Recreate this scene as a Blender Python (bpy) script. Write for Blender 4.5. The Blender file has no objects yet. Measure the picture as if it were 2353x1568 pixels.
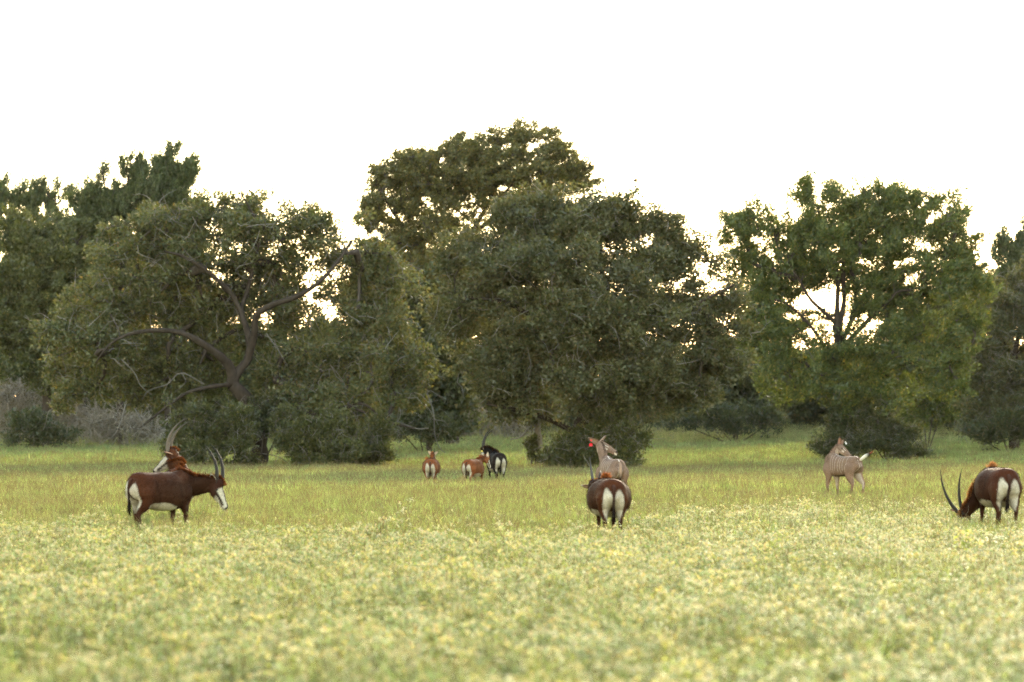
import bpy, math
import numpy as np
from mathutils import Vector, noise

R = math.radians
S = bpy.context.scene
COL = S.collection
rng = np.random.default_rng(11)

# ------------------------------------------------------------------ camera, sky, sun, exposure
CAM_H = 2.1            # standing in the bed of a truck
LENS = 100.0
F = 2353 * LENS / 36.0  # focal length in photo pixels (photo taken as 2353 x 1568)
CU, CV = 1176.5, 999.0  # optical axis / horizon line in the photo

cam = bpy.data.cameras.new('camera'); cam_o = bpy.data.objects.new('camera', cam); COL.objects.link(cam_o)
cam_o.location = (0, 0, CAM_H); cam_o.rotation_euler = (R(90), 0, 0)
cam.lens = LENS; cam.sensor_width = 36; cam.shift_y = (CV - 784) / 2353
cam.clip_start = 0.5; cam.clip_end = 6000
cam.dof.use_dof = True; cam.dof.focus_distance = 82.0; cam.dof.aperture_fstop = 1.5
S.camera = cam_o

SUN_EL, SUN_AZ = 16.0, 12.0         # degrees above the horizon / to the right of the view
world = bpy.data.worlds.new('World'); S.world = world; world.use_nodes = True
wn = world.node_tree.nodes; wl = world.node_tree.links; wn.clear()
sky = wn.new('ShaderNodeTexSky'); sky.sky_type = 'NISHITA'; sky.sun_disc = False
sky.sun_elevation = R(SUN_EL); sky.sun_rotation = R(SUN_AZ)
sky.air_density = 1.9; sky.dust_density = 0.3; sky.ozone_density = 1.0; sky.altitude = 50
hs = wn.new('ShaderNodeHueSaturation'); hs.inputs['Saturation'].default_value = 0.82
bg = wn.new('ShaderNodeBackground'); bg.inputs['Strength'].default_value = 0.15
wo = wn.new('ShaderNodeOutputWorld')
wl.new(sky.outputs['Color'], hs.inputs['Color']); wl.new(hs.outputs['Color'], bg.inputs['Color']); wl.new(bg.outputs['Background'], wo.inputs['Surface'])

sun = bpy.data.lights.new('sun', 'SUN'); sun_o = bpy.data.objects.new('sun', sun); COL.objects.link(sun_o)
sun.energy = 2.0; sun.angle = R(5); sun.color = (1.0, 0.82, 0.58)
sd = Vector((math.sin(R(SUN_AZ)) * math.cos(R(SUN_EL)), math.cos(R(SUN_AZ)) * math.cos(R(SUN_EL)), math.sin(R(SUN_EL))))
sun_o.rotation_euler = (-sd).to_track_quat('-Z', 'Y').to_euler(); sun_o.location = (30, 60, 60)

S.view_settings.view_transform = 'Standard'; S.view_settings.look = 'None'
S.view_settings.gamma = 1.0; S.view_settings.use_curve_mapping = False
S.view_settings.exposure = 2.4
cy = S.cycles
cy.max_bounces = 4; cy.diffuse_bounces = 2; cy.glossy_bounces = 1; cy.transmission_bounces = 3; cy.transparent_max_bounces = 4
cy.caustics_reflective = False; cy.caustics_refractive = False
cy.use_adaptive_sampling = True; cy.adaptive_threshold = 0.02
cy.use_denoising = True
try:
    cy.denoiser = 'OPENIMAGEDENOISE'; cy.denoising_input_passes = 'RGB_ALBEDO_NORMAL'; cy.denoising_prefilter = 'NONE'
except Exception:
    pass

# ------------------------------------------------------------------ helpers
def at(u, v, s):
    """a point of the place: photo position u, v at the distance where one metre spans s photo pixels"""
    return np.array([(u - CU) / s, F / s, CAM_H - (v - CV) / s])

def sstep(a, b, x):
    t = np.clip((x - a) / (b - a), 0, 1); return t * t * (3 - 2 * t)

def wobble(x, y):
    return (np.sin(x * .31 + 1.3) * np.sin(y * .17 + .4) + .6 * np.sin(x * .11 - y * .07 + 2) + .5 * np.sin(x * .53 + y * .29))

def ground_z(x, y):
    x = np.asarray(x, float); y = np.asarray(y, float)
    lift = (1.5 + 0.6 * sstep(-35, 10, x)) * sstep(165, 285, y)
    lift = lift + 5.0 * sstep(300, 345, y)
    return lift + 0.035 * wobble(x, y) * sstep(15, 40, y)

def vnoise(P, f, seed=0.0):
    return np.array([noise.noise((p[0] * f + seed, p[1] * f - seed, p[2] * f + 2 * seed)) for p in P])

def unit(v):
    v = np.asarray(v, float); n = np.linalg.norm(v, axis=-1, keepdims=True); return v / np.maximum(n, 1e-9)

class MB:
    """collects polygons with a colour per vertex and links them as one mesh object"""
    def __init__(s): s.v = []; s.q = []; s.t = []; s.c = []; s.n = 0
    def add(s, V, Q=None, T=None, C=None):
        V = np.asarray(V, float).reshape(-1, 3); k = len(V)
        if Q is not None and len(Q): s.q.append(np.asarray(Q, np.int64) + s.n)
        if T is not None and len(T): s.t.append(np.asarray(T, np.int64) + s.n)
        if C is None: C = (1, 1, 1)
        C = np.asarray(C, float)
        if C.ndim == 1: C = np.tile(C, (k, 1))
        s.v.append(V); s.c.append(C); s.n += k
    def mesh(s, name, mat, smooth=False):
        V = np.concatenate(s.v); C = np.concatenate(s.c)
        Q = np.concatenate(s.q) if s.q else np.zeros((0, 4), np.int64)
        T = np.concatenate(s.t) if s.t else np.zeros((0, 3), np.int64)
        me = bpy.data.meshes.new(name)
        me.vertices.add(len(V)); me.vertices.foreach_set('co', V.astype(np.float32).ravel())
        nl = Q.size + T.size; npoly = len(Q) + len(T)
        me.loops.add(nl); me.loops.foreach_set('vertex_index', np.concatenate([Q.ravel(), T.ravel()]).astype(np.int32))
        me.polygons.add(npoly)
        st = np.concatenate([np.arange(len(Q)) * 4, Q.size + np.arange(len(T)) * 3]).astype(np.int32)
        me.polygons.foreach_set('loop_start', st)
        if smooth: me.polygons.foreach_set('use_smooth', np.ones(npoly, bool))
        me.update(calc_edges=True)
        set_col(me, C)
        if mat: me.materials.append(mat)
        return me
    def build(s, name, mat, parent=None, smooth=False):
        return link(name, s.mesh(name, mat, smooth), parent)

def set_col(me, C):
    a = me.attributes.new('Col', 'FLOAT_COLOR', 'POINT')
    a.data.foreach_set('color', np.concatenate([C, np.ones((len(C), 1))], 1).astype(np.float32).ravel())

def link(name, data, parent=None):
    o = bpy.data.objects.new(name, data); COL.objects.link(o)
    if parent is not None: o.parent = parent
    return o

def tag(o, label=None, cat=None, group=None, kind=None):
    if label: o['label'] = label
    if cat: o['category'] = cat
    if group: o['group'] = group
    if kind: o['kind'] = kind
    return o

def empty(name, loc):
    o = bpy.data.objects.new(name, None); COL.objects.link(o); o.location = tuple(loc); o.empty_display_size = .3
    return o

def catmull(P, n):
    P = np.asarray(P, float)
    if len(P) < 3:
        t = np.linspace(0, 1, n * (len(P) - 1) + 1)[:, None]; return P[0] + (P[-1] - P[0]) * t
    E = np.vstack([2 * P[0] - P[1], P, 2 * P[-1] - P[-2]]); out = []
    for i in range(1, len(E) - 2):
        p0, p1, p2, p3 = E[i - 1:i + 3]
        t = np.linspace(0, 1, n, endpoint=False)[:, None]
        out.append(.5 * (2 * p1 + (p2 - p0) * t + (2 * p0 - 5 * p1 + 4 * p2 - p3) * t ** 2 + (3 * p1 - p0 - 3 * p2 + p3) * t ** 3))
    out.append(P[-1:]); return np.concatenate(out)

def tube(P, Rr, sides=6):
    P = np.asarray(P, float); n = len(P); Rr = np.broadcast_to(np.asarray(Rr, float), (n,))
    T = unit(np.gradient(P, axis=0)); ref = np.array([0.13, .97, .21]) if abs(T[:, 1]).mean() < .8 else np.array([.9, .1, .3])
    A = unit(np.cross(T, ref)); B = np.cross(T, A)
    th = np.arange(sides) * 2 * np.pi / sides
    V = P[:, None] + Rr[:, None, None] * (A[:, None] * np.cos(th)[None, :, None] + B[:, None] * np.sin(th)[None, :, None])
    i = np.arange(n - 1)[:, None] * sides; j = np.arange(sides)[None]; k = (j + 1) % sides
    Q = np.stack([i + j, i + k, i + sides + k, i + sides + j], -1).reshape(-1, 4)
    return V.reshape(-1, 3), Q

# ------------------------------------------------------------------ materials
def new_mat(name):
    m = bpy.data.materials.new(name); m.use_nodes = True; nt = m.node_tree; nt.nodes.clear()
    out = nt.nodes.new('ShaderNodeOutputMaterial'); return m, nt, nt.nodes, nt.links, out

def mathn(nt, op, a, b=None, clamp=False):
    n = nt.nodes.new('ShaderNodeMath'); n.operation = op; n.use_clamp = clamp
    for i, x in enumerate((a, b)):
        if x is None: continue
        if isinstance(x, (int, float)): n.inputs[i].default_value = x
        else: nt.links.new(x, n.inputs[i])
    return n.outputs[0]

def mul_col(nt, col, fac_socket):
    n = nt.nodes.new('ShaderNodeVectorMath'); n.operation = 'SCALE'
    nt.links.new(col, n.inputs[0]); nt.links.new(fac_socket, n.inputs['Scale']); return n.outputs[0]

def leaf_mat(name, transl=.35, trans_tint=(1.25, 1.15, .55), gloss=.04, jitter=.25):
    m, nt, N, L, out = new_mat(name)
    a = N.new('ShaderNodeAttribute'); a.attribute_name = 'Col'
    oi = N.new('ShaderNodeObjectInfo')
    f = mathn(nt, 'ADD', mathn(nt, 'MULTIPLY', oi.outputs['Random'], jitter), 1 - jitter / 2)
    col = mul_col(nt, a.outputs['Color'], f)
    d = N.new('ShaderNodeBsdfDiffuse'); L.new(col, d.inputs['Color'])
    tt = N.new('ShaderNodeVectorMath'); tt.operation = 'MULTIPLY'; tt.inputs[1].default_value = trans_tint; L.new(col, tt.inputs[0])
    t = N.new('ShaderNodeBsdfTranslucent'); L.new(tt.outputs[0], t.inputs['Color'])
    mx = N.new('ShaderNodeMixShader'); mx.inputs[0].default_value = transl; L.new(d.outputs[0], mx.inputs[1]); L.new(t.outputs[0], mx.inputs[2])
    g = N.new('ShaderNodeBsdfGlossy'); g.inputs['Roughness'].default_value = .45; g.inputs['Color'].default_value = (.8, .85, .9, 1)
    m2 = N.new('ShaderNodeMixShader'); m2.inputs[0].default_value = gloss; L.new(mx.outputs[0], m2.inputs[1]); L.new(g.outputs[0], m2.inputs[2])
    L.new(m2.outputs[0], out.inputs['Surface']); return m

def rough_mat(name, scale=20.0, amount=.5, rough=.85, bump=.0, bscale=60.0, spec=.2, sheen=0.0, stretch=(1, 1, 1)):
    """vertex colour broken up by noise, with a fine bump"""
    m, nt, N, L, out = new_mat(name)
    a = N.new('ShaderNodeAttribute'); a.attribute_name = 'Col'
    tc = N.new('ShaderNodeTexCoord'); mp = N.new('ShaderNodeMapping'); mp.inputs['Scale'].default_value = stretch; L.new(tc.outputs['Object'], mp.inputs['Vector'])
    nz = N.new('ShaderNodeTexNoise'); nz.inputs['Scale'].default_value = scale; nz.inputs['Detail'].default_value = 5; L.new(mp.outputs[0], nz.inputs['Vector'])
    f = mathn(nt, 'ADD', mathn(nt, 'MULTIPLY', nz.outputs['Fac'], amount * 2), 1 - amount)
    col = mul_col(nt, a.outputs['Color'], f)
    p = N.new('ShaderNodeBsdfPrincipled'); L.new(col, p.inputs['Base Color']); p.inputs['Roughness'].default_value = rough
    p.inputs['Specular IOR Level'].default_value = spec
    if sheen: p.inputs['Sheen Weight'].default_value = sheen; p.inputs['Sheen Roughness'].default_value = .4; p.inputs['Sheen Tint'].default_value = (1, .75, .55, 1)
    if bump:
        n2 = N.new('ShaderNodeTexNoise'); n2.inputs['Scale'].default_value = bscale; n2.inputs['Detail'].default_value = 4; L.new(mp.outputs[0], n2.inputs['Vector'])
        b = N.new('ShaderNodeBump'); b.inputs['Strength'].default_value = bump; b.inputs['Distance'].default_value = .02
        L.new(n2.outputs['Fac'], b.inputs['Height']); L.new(b.outputs[0], p.inputs['Normal'])
    L.new(p.outputs[0], out.inputs['Surface']); return m

def hair_mat(name, tr=.45):
    m, nt, N, L, out = new_mat(name)
    a = N.new('ShaderNodeAttribute'); a.attribute_name = 'Col'
    d = N.new('ShaderNodeBsdfDiffuse'); L.new(a.outputs['Color'], d.inputs['Color'])
    t = N.new('ShaderNodeBsdfTranslucent'); L.new(a.outputs['Color'], t.inputs['Color'])
    mx = N.new('ShaderNodeMixShader'); mx.inputs[0].default_value = tr; L.new(d.outputs[0], mx.inputs[1]); L.new(t.outputs[0], mx.inputs[2])
    L.new(mx.outputs[0], out.inputs['Surface']); return m

M_LEAF = leaf_mat('leaf', .35)
M_WEED = leaf_mat('weed_leaf', .38, (1.1, 1.05, .6), .03, .35)
M_GRASS = leaf_mat('grass_blade', .35, (1.15, 1.1, .5), .03, .45)
M_BARK = rough_mat('bark', 4.0, .7, .95, 1.0, 9.0, .1, stretch=(1, 1, .45))
M_TWIG = rough_mat('twig_bark', 2.0, .3, .95, 0, 9.0, .1)
M_FUR = rough_mat('fur', 26.0, .32, .65, .4, 120.0, .10, .0, (1, 1, 1))
M_HAIR = hair_mat('mane_hair')
M_COAT = hair_mat('short_hair', .12)
M_HORN = rough_mat('horn', 30, .25, .6, .2, 90, .25)
M_EYE = rough_mat('eye', 5, .05, .08, 0, 9, .6)
M_TAG = rough_mat('ear_tag_plastic', 9, .08, .35, 0, 9, .5)

def ground_mat():
    m, nt, N, L, out = new_mat('meadow_soil')
    tc = N.new('ShaderNodeTexCoord')
    n1 = N.new('ShaderNodeTexNoise'); n1.inputs['Scale'].default_value = .12; n1.inputs['Detail'].default_value = 6; L.new(tc.outputs['Object'], n1.inputs['Vector'])
    n2 = N.new('ShaderNodeTexNoise'); n2.inputs['Scale'].default_value = 3.5; n2.inputs['Detail'].default_value = 8; L.new(tc.outputs['Object'], n2.inputs['Vector'])
    r = N.new('ShaderNodeValToRGB'); r.color_ramp.elements[0].color = (.12, .12, .045, 1); r.color_ramp.elements[1].color = (.18, .19, .07, 1)
    r.color_ramp.elements[0].position = .35; r.color_ramp.elements[1].position = .65
    L.new(mathn(nt, 'ADD', mathn(nt, 'MULTIPLY', n1.outputs['Fac'], .5), mathn(nt, 'MULTIPLY', n2.outputs['Fac'], .5)), r.inputs['Fac'])
    p = N.new('ShaderNodeBsdfPrincipled'); p.inputs['Roughness'].default_value = 1; p.inputs['Specular IOR Level'].default_value = 0
    sx = N.new('ShaderNodeSeparateXYZ'); L.new(tc.outputs['Object'], sx.inputs[0])
    litter = N.new('ShaderNodeMapRange'); litter.inputs['From Min'].default_value = 276; litter.inputs['From Max'].default_value = 292; L.new(mathn(nt, 'ADD', sx.outputs['Y'], mathn(nt, 'MULTIPLY', n1.outputs['Fac'], 14.0)), litter.inputs['Value'])
    mx = N.new('ShaderNodeMix'); mx.data_type = 'RGBA'; mx.inputs['B'].default_value = (.045, .04, .022, 1); L.new(litter.outputs[0], mx.inputs['Factor']); L.new(r.outputs['Color'], mx.inputs['A'])
    L.new(mx.outputs['Result'], p.inputs['Base Color'])
    b = N.new('ShaderNodeBump'); b.inputs['Strength'].default_value = .6; b.inputs['Distance'].default_value = .1; L.new(n2.outputs['Fac'], b.inputs['Height']); L.new(b.outputs[0], p.inputs['Normal'])
    L.new(p.outputs[0], out.inputs['Surface']); return m

# ------------------------------------------------------------------ ground
xs = np.concatenate([[-2500, -900, -400, -200, -120], np.arange(-80, 81, 4.), [120, 200, 400, 900, 2500]])
ys = np.concatenate([[-1500, -500, -150, -40], np.arange(0, 352, 4.), [380, 440, 600, 1200, 3000]])
gx, gy = np.meshgrid(xs, ys); gv = np.stack([gx, gy, ground_z(gx, gy)], -1).reshape(-1, 3)
nx = len(xs); i = (np.arange(len(ys) - 1)[:, None] * nx + np.arange(nx - 1)[None]).reshape(-1, 1)
mb = MB(); mb.add(gv, np.concatenate([i, i + 1, i + nx + 1, i + nx], 1))
tag(mb.build('ground', ground_mat(), smooth=True), kind='structure')

# ------------------------------------------------------------------ trees and shrubs
OAK = [((.075, .085, .036), 4), ((.095, .105, .045), 3), ((.055, .068, .030), 3), ((.12, .10, .042), 1), ((.14, .13, .055), .5)]
OAK_GREY = [((.083, .092, .043), 4), ((.108, .112, .056), 3), ((.062, .072, .034), 3), ((.13, .11, .055), .8)]
ELM = [((.070, .095, .026), 4), ((.090, .115, .030), 3), ((.050, .072, .020), 3), ((.16, .15, .035), .9)]
ELM_GOLD = [((.085, .090, .028), 4), ((.115, .112, .034), 3), ((.065, .070, .022), 3), ((.19, .15, .045), 1.0)]
CEDAR = [((.060, .085, .036), 4), ((.080, .10, .042), 3), ((.045, .065, .028), 3)]
DARK = [((.044, .056, .024), 4), ((.058, .068, .030), 3), ((.034, .045, .020), 3), ((.085, .08, .032), .6)]
GREYBUSH = [((.13, .112, .088), 4), ((.18, .155, .125), 3), ((.085, .08, .06), 2), ((.085, .095, .045), 1.5)]
SHRUB = [((.062, .074, .027), 4), ((.080, .090, .033), 3), ((.046, .056, .021), 3), ((.12, .12, .042), .5)]
C_BARK = np.array((.046, .036, .030)); C_GREY = np.array((.21, .19, .175)); C_DARKBARK = np.array((.055, .045, .038))

def pick_cols(pal, n, jit=.22):
    c = np.array([p[0] for p in pal]); w = np.array([p[1] for p in pal], float); w /= w.sum()
    k = rng.choice(len(pal), n, p=w)
    c = c * np.array((1.17, 1.09, .92))
    return c[k] * (1 + rng.uniform(-jit, jit, (n, 1))) * (1 + rng.uniform(-.06, .06, (n, 3)))

def leaf_tris(mb, P, D, size, width, C):
    """small pointed leaves at P along D"""
    n = len(P); D = unit(D); A = unit(np.cross(D, unit(rng.normal(size=(n, 3)))))
    L = size[:, None]; Wd = (size * width)[:, None]
    V = np.stack([P - A * Wd, P + A * Wd, P + D * L], 1).reshape(-1, 3)
    mb.add(V, None, np.arange(n * 3).reshape(-1, 3), np.repeat(C, 3, 0))

def clump_leaves(mb, centers, rad, per, size, pal, sweep=(0, 0, .15), flat=.75, width=.36, clump_jit=.09, spray=1.6, axis=None):
    k = len(centers); n = k * per
    ax = unit((axis if axis is not None else 0) + np.asarray(sweep) + rng.normal(size=(k, 3)) * .45)
    c = np.repeat(centers, per, 0); r = np.repeat(rad, per); ax = np.repeat(ax, per, 0)
    off = unit(rng.normal(size=(n, 3))) * (rng.random((n, 1)) ** .45); off[:, 2] *= flat
    al = np.sum(off * ax, 1, keepdims=True); off = off * .8 + ax * al * (spray - .8)
    P = c + off * r[:, None]
    D = off * .6 + rng.normal(size=(n, 3)) * .5 + np.asarray(sweep) + ax * .35
    C = pick_cols(pal, n) * np.repeat(1 + rng.uniform(-clump_jit, clump_jit, (k, 1)), per, 0)
    leaf_tris(mb, P, D, size * rng.uniform(.6, 1.35, n), width, C)

def ragged(blobs, m=4, lo=.28, hi=.5):
    """smaller masses on the outside of each mass, so that no outline stays round"""
    out = list(blobs)
    for c, r, w in blobs:
        for _ in range(m):
            d = unit(rng.normal(size=3) + (0, -.2, .35)); f = rng.uniform(lo, hi)
            out.append((c + d * r * rng.uniform(.78, 1.0), r * f, w * rng.uniform(.6, 1.3)))
    return out

def sample_blobs(blobs, count, shell=.55):
    """clump centres in a union of ellipsoids: (centre, radii, weight)"""
    w = np.array([b[1][0] * b[1][2] * b[2] for b in blobs]); w /= w.sum(); out = []
    for b, m in zip(blobs, rng.multinomial(count, w)):
        d = unit(rng.normal(size=(m, 3))); r = 1 - (1 - shell) * 1.3 * rng.random((m, 1)) ** 1.2
        deep = rng.random((m, 1)) < .18; r = np.where(deep, rng.random((m, 1)), np.minimum(r, 1))
        out.append(b[0] + d * r * b[1])
    return np.concatenate(out)

def grow_branches(limbs, targets, tip=.02, droop=0.0):
    """branches that carry every clump: each joins the nearest wood and thickens it"""
    P = []; par = []; cnt = []; rmax = []; paths = []
    for pts, r0, r1, parent in limbs:
        base = len(P); n = len(pts)
        for q in range(n):
            P.append(pts[q]); par.append(base + q - 1 if q else -1); cnt.append(0); rmax.append(r0 + (r1 - r0) * q / (n - 1))
    nl = len(P)
    NP = np.zeros((nl + len(targets) * 6, 3)); NP[:nl] = P; N = nl
    ND = np.zeros_like(NP)
    for q in range(nl): ND[q] = unit(NP[q] - NP[par[q]]) if par[q] >= 0 else (0, 0, 1)
    left = np.asarray(targets); d0 = np.min(np.linalg.norm(left[:, None, ::1] - NP[None, :nl], axis=2), axis=1) if len(left) else []
    for t in left[np.argsort(d0)]:
        v = t - NP[:N]; d = np.linalg.norm(v, axis=1)
        cost = d * (1.25 - .35 * np.einsum('ij,ij->i', v / np.maximum(d, .01)[:, None], ND[:N]))
        q = int(np.argmin(cost)); p = NP[q]; dd = d[q]
        if dd < .15: continue
        m = int(np.clip(dd / .8, 2, 5)); c1 = p + ND[q] * dd * .35 + np.array([0, 0, .12 * dd - droop * dd])
        tt = np.linspace(0, 1, m + 1)[1:, None]
        B = (1 - tt) ** 2 * p + 2 * tt * (1 - tt) * c1 + tt ** 2 * t
        B[:-1] += rng.normal(size=(m, 3))[:-1] * dd * .07
        idx = [q]
        for b in B:
            NP[N] = b; ND[N] = unit(b - NP[idx[-1]]); par.append(idx[-1]); cnt.append(0); rmax.append(9); idx.append(N); N += 1
        paths.append(idx)
        k = idx[-1]
        while k >= 0: cnt[k] += 1; k = par[k]
    return NP[:N], np.array(cnt), np.array(rmax), paths, nl

def wood_mesh(limbs, targets, tip=.022, c=C_BARK, sides=8, droop=0.0, knob=.12):
    mb = MB()
    for pts, r0, r1, parent in limbs:
        n = len(pts); rr = np.linspace(0, 1, n); rr = r0 * (1 - rr) + r1 * rr
        rr = rr * (1 + rng.uniform(-knob, knob, n))
        V, Q = tube(pts, rr, sides + 2); mb.add(V, Q, None, c * (1 + rng.uniform(-.12, .12, (len(V), 1))))
    NP, cnt, rmax, paths, nl = grow_branches(limbs, targets, tip, droop)
    for idx in paths:
        pp = NP[idx]; r = tip * np.maximum(cnt[idx], 1) ** .52; r = np.minimum(r, rmax[idx] * .85)
        r[0] = min(r[0], r[1] * 1.25)
        cc = c + (C_GREY - c) * np.clip(1 - r.mean() / .12, 0, 1) * .45
        V, Q = tube(pp, r, 6 if r[0] > .07 else 4); mb.add(V, Q, None, cc * (1 + rng.uniform(-.12, .12, (len(V), 1))))
    return mb, NP[nl:]

def twig_mesh(centers, rad, per, length, r=.016, c=C_GREY, sag=.1):
    mb = MB()
    for p, ra in zip(centers, rad):
        for _ in range(per):
            d = unit(rng.normal(size=3) + (0, -.25, -.05)); a = p + d * ra * rng.uniform(.2, .9)
            L = length * rng.uniform(.5, 1.3); e = unit(d + rng.normal(size=3) * .7)
            pts = [a]
            for q in range(3):
                e = unit(e + rng.normal(size=3) * .45 + (0, 0, -sag)); pts.append(pts[-1] + e * L / 3)
            V, Q = tube(pts, np.array([1, .8, .6, .35]) * r, 3); mb.add(V, Q, None, c * rng.uniform(.7, 1.2))
            if rng.random() < .6:
                e2 = unit(e + rng.normal(size=3) * .9); b = pts[2]
                V, Q = tube([b, b + e2 * L * .2, b + e2 * L * .35 + (0, 0, -.05 * L)], np.array([.6, .45, .25]) * r, 3); mb.add(V, Q, None, c * rng.uniform(.7, 1.2))
    return mb

def make_tree(name, label, cat, group, base, s, limbs_uv, blobs_uv, nclump, crad, per, leaf, pal, bark=C_BARK, sweep=(0, 0, .15),
              twigs=0, twig_len=1.0, twig_r=.016, gap=None, tip=.022, depth=.75, flat=.75, width=.36, dead=(), shell=.55, droop=0.0, gap_f=.5, twig_c=C_GREY, leaf_name='crown', wood_name='trunk', spray=1.6, tuft=None, limb_shift=0.0):
    """limbs: lists of (u, v, depth offset) with start and end radius; blobs: (u, v, ru, rv, depth offset, weight)"""
    Y0 = F / s
    def w(u, v, dy=0.0): return np.array([(u - CU) / s, Y0 + dy, CAM_H - (v - CV) / s])
    bx = (base[0] - CU) / s; bz = float(ground_z(bx, Y0)); origin = np.array([bx, Y0, bz])
    root = empty(name, origin); tag(root, label, cat, group)
    limbs = []
    for pts, r0, r1 in limbs_uv:
        p = np.array([w(q[0], q[1], q[2] + limb_shift * min(1, max(0, (base[1] - q[1]) / 200))) for q in pts])
        if pts[0][0] == base[0] and pts[0][1] == base[1]: p[0, 2] = bz - .15
        limbs.append((catmull(p, 5) - origin, r0, r1, None))
    blobs = []
    for b in blobs_uv:
        u, v, ru, rv = b[:4]; dy = b[4] if len(b) > 4 else 0; wt = b[5] if len(b) > 5 else 1
        blobs.append((w(u, v, dy) - origin, np.array([ru / s, depth * max(ru, rv) / s, rv / s]), wt))
    blobs = ragged(blobs)
    cen = sample_blobs(blobs, nclump, shell)
    mid = np.mean([b[0] for b in blobs], 0)
    cen = cen[cen[:, 2] > .35]
    if gap is not None and len(cen) > 20:
        nz = vnoise(cen, gap_f, bx); cen = cen[nz >= np.quantile(nz, max(0.0, .38 + .9 * gap))]
    rad = crad * rng.uniform(.6, 1.25, len(cen))
    wb, nodes = wood_mesh(limbs, cen, tip, bark, droop=droop)
    for pts, r0, r1 in dead:
        p = catmull(np.array([w(*q) for q in pts]), 5) - origin
        V, Q = tube(p, np.linspace(r0, r1, len(p)) * .75 * (1 + rng.uniform(-.12, .12, len(p))), 6); wb.add(V, Q, None, C_GREY * .62)
    wb.build(wood_name, M_BARK, root, True)
    lb = MB(); clump_leaves(lb, cen, rad, per, leaf, pal, sweep, flat, width, axis=unit(cen - mid) * .5, spray=spray)
    lb.build(leaf_name, M_LEAF, root)
    if tuft:
        tb = MB(); clump_leaves(tb, np.array([w(*tuft) - origin]), np.array([.13]), 90, .1, [((.09, .05, .025), 1)], (0, 0, 0)); tb.build('leaf_tuft', M_LEAF, root)
    if twigs: tag(twig_mesh(cen, rad, twigs, twig_len, twig_r, twig_c).build('twigs', M_TWIG, root), kind='stuff')
    return root

G_TREES = 'trees of the wood behind the meadow'
# the big spreading oak on the left
make_tree('oak_tree', 'wide spreading oak on the left with twisted limbs and pale dead twigs', 'tree', G_TREES, (600, 1082), 38.6,
    [([(600, 1082, 0), (597, 1010, 0), (590, 950, .2), (560, 905, 0), (541, 885, 0)], .52, .40),
     ([(541, 885, 0), (541, 862, 0), (532, 838, -.2), (505, 812, -.8), (465, 785, -1.4), (430, 770, -1.8), (385, 766, -2.4), (325, 775, -3), (280, 800, -3.2), (250, 840, -3.2)], .34, .035),
     ([(541, 885, 0), (553, 858, .2), (577, 826, .3), (580, 790, .3), (572, 755, .5), (560, 715, .8), (572, 670, 1.2)], .32, .12),
     ([(577, 826, .3), (592, 775, -.2), (600, 730, -.7), (640, 705, -1), (690, 690, -1.5), (745, 655, -1.5), (790, 600, -1), (815, 560, -.5)], .24, .07),
     ([(572, 755, .5), (545, 690, .5), (500, 640, -.4), (440, 600, -1.5), (400, 590, -2.5)], .18, .06),
     ([(572, 670, 1.2), (590, 600, 1), (600, 530, .8), (560, 450, .8)], .13, .05),
     ([(590, 950, .2), (640, 925, -1), (700, 945, -2), (760, 952, -3), (800, 935, -3.5), (850, 950, -4)], .24, .08),
     ([(541, 885, 0), (500, 890, -.8), (460, 900, -1.6), (430, 915, -2), (385, 950, -2.6), (340, 985, -3)], .15, .05),
     ([(760, 952, -3), (840, 930, -3.6), (900, 970, -4), (960, 985, -4)], .09, .04)],
    [(330, 640, 175, 130, .5), (225, 770, 95, 130, -1), (500, 570, 170, 120, 0), (400, 520, 120, 55, 1), (560, 455, 85, 45, 1, .55), (640, 560, 100, 90, 1, .5),
     (700, 540, 80, 40, 0, .5), (770, 590, 110, 80, 1, .65), (850, 690, 100, 110, 0), (640, 730, 170, 90, 2, .8), (420, 740, 190, 110, 2.5), (880, 830, 110, 80, -2), (740, 850, 150, 75, 1),
     (300, 860, 150, 65, 1), (960, 905, 70, 55, -2), (800, 920, 140, 50, -3), (460, 850, 110, 50, 2), (180, 880, 50, 60, -1), (640, 660, 120, 60, 2, .6)],
    1050, .85, 230, .185, OAK, twigs=2, twig_len=1.5, twig_r=.024, limb_shift=-2.2, gap=-.15, sweep=(0, 0, .1),
    dead=[([(480, 885, -2.5), (430, 860, -3), (400, 885, -3.2), (360, 900, -3.5), (345, 920, -3.6)], .06, .02), ([(430, 860, -3), (440, 880, -3.1), (415, 905, -3.3)], .04, .015),
          ([(300, 830, -4), (330, 860, -4.2), (345, 890, -4.2), (370, 910, -4.2)], .05, .02), ([(310, 930, -4), (300, 970, -4.2), (285, 1000, -4.3), (250, 1020, -4.3)], .06, .02),
          ([(330, 940, -4), (350, 980, -4.2), (330, 985, -4.3), (305, 965, -4.2)], .05, .02), ([(620, 770, -2.5), (650, 810, -3), (670, 845, -3)], .05, .015),
          ([(985, 905, -3.5), (1000, 950, -3.7), (1003, 1000, -3.8), (1015, 1030, -3.8), (1027, 1040, -3.8)], .05, .02), ([(1000, 965, -3.7), (1025, 970, -3.7), (1035, 985, -3.7)], .03, .012),
          ([(920, 970, -4), (960, 985, -4.2), (990, 985, -4.2)], .07, .04), ([(640, 1000, -2.2), (600, 1015, -2.6), (575, 1050, -2.7)], .05, .02), ([(600, 1040, -2.6), (650, 1050, -2.8), (690, 1080, -2.9)], .04, .015)])
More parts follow.
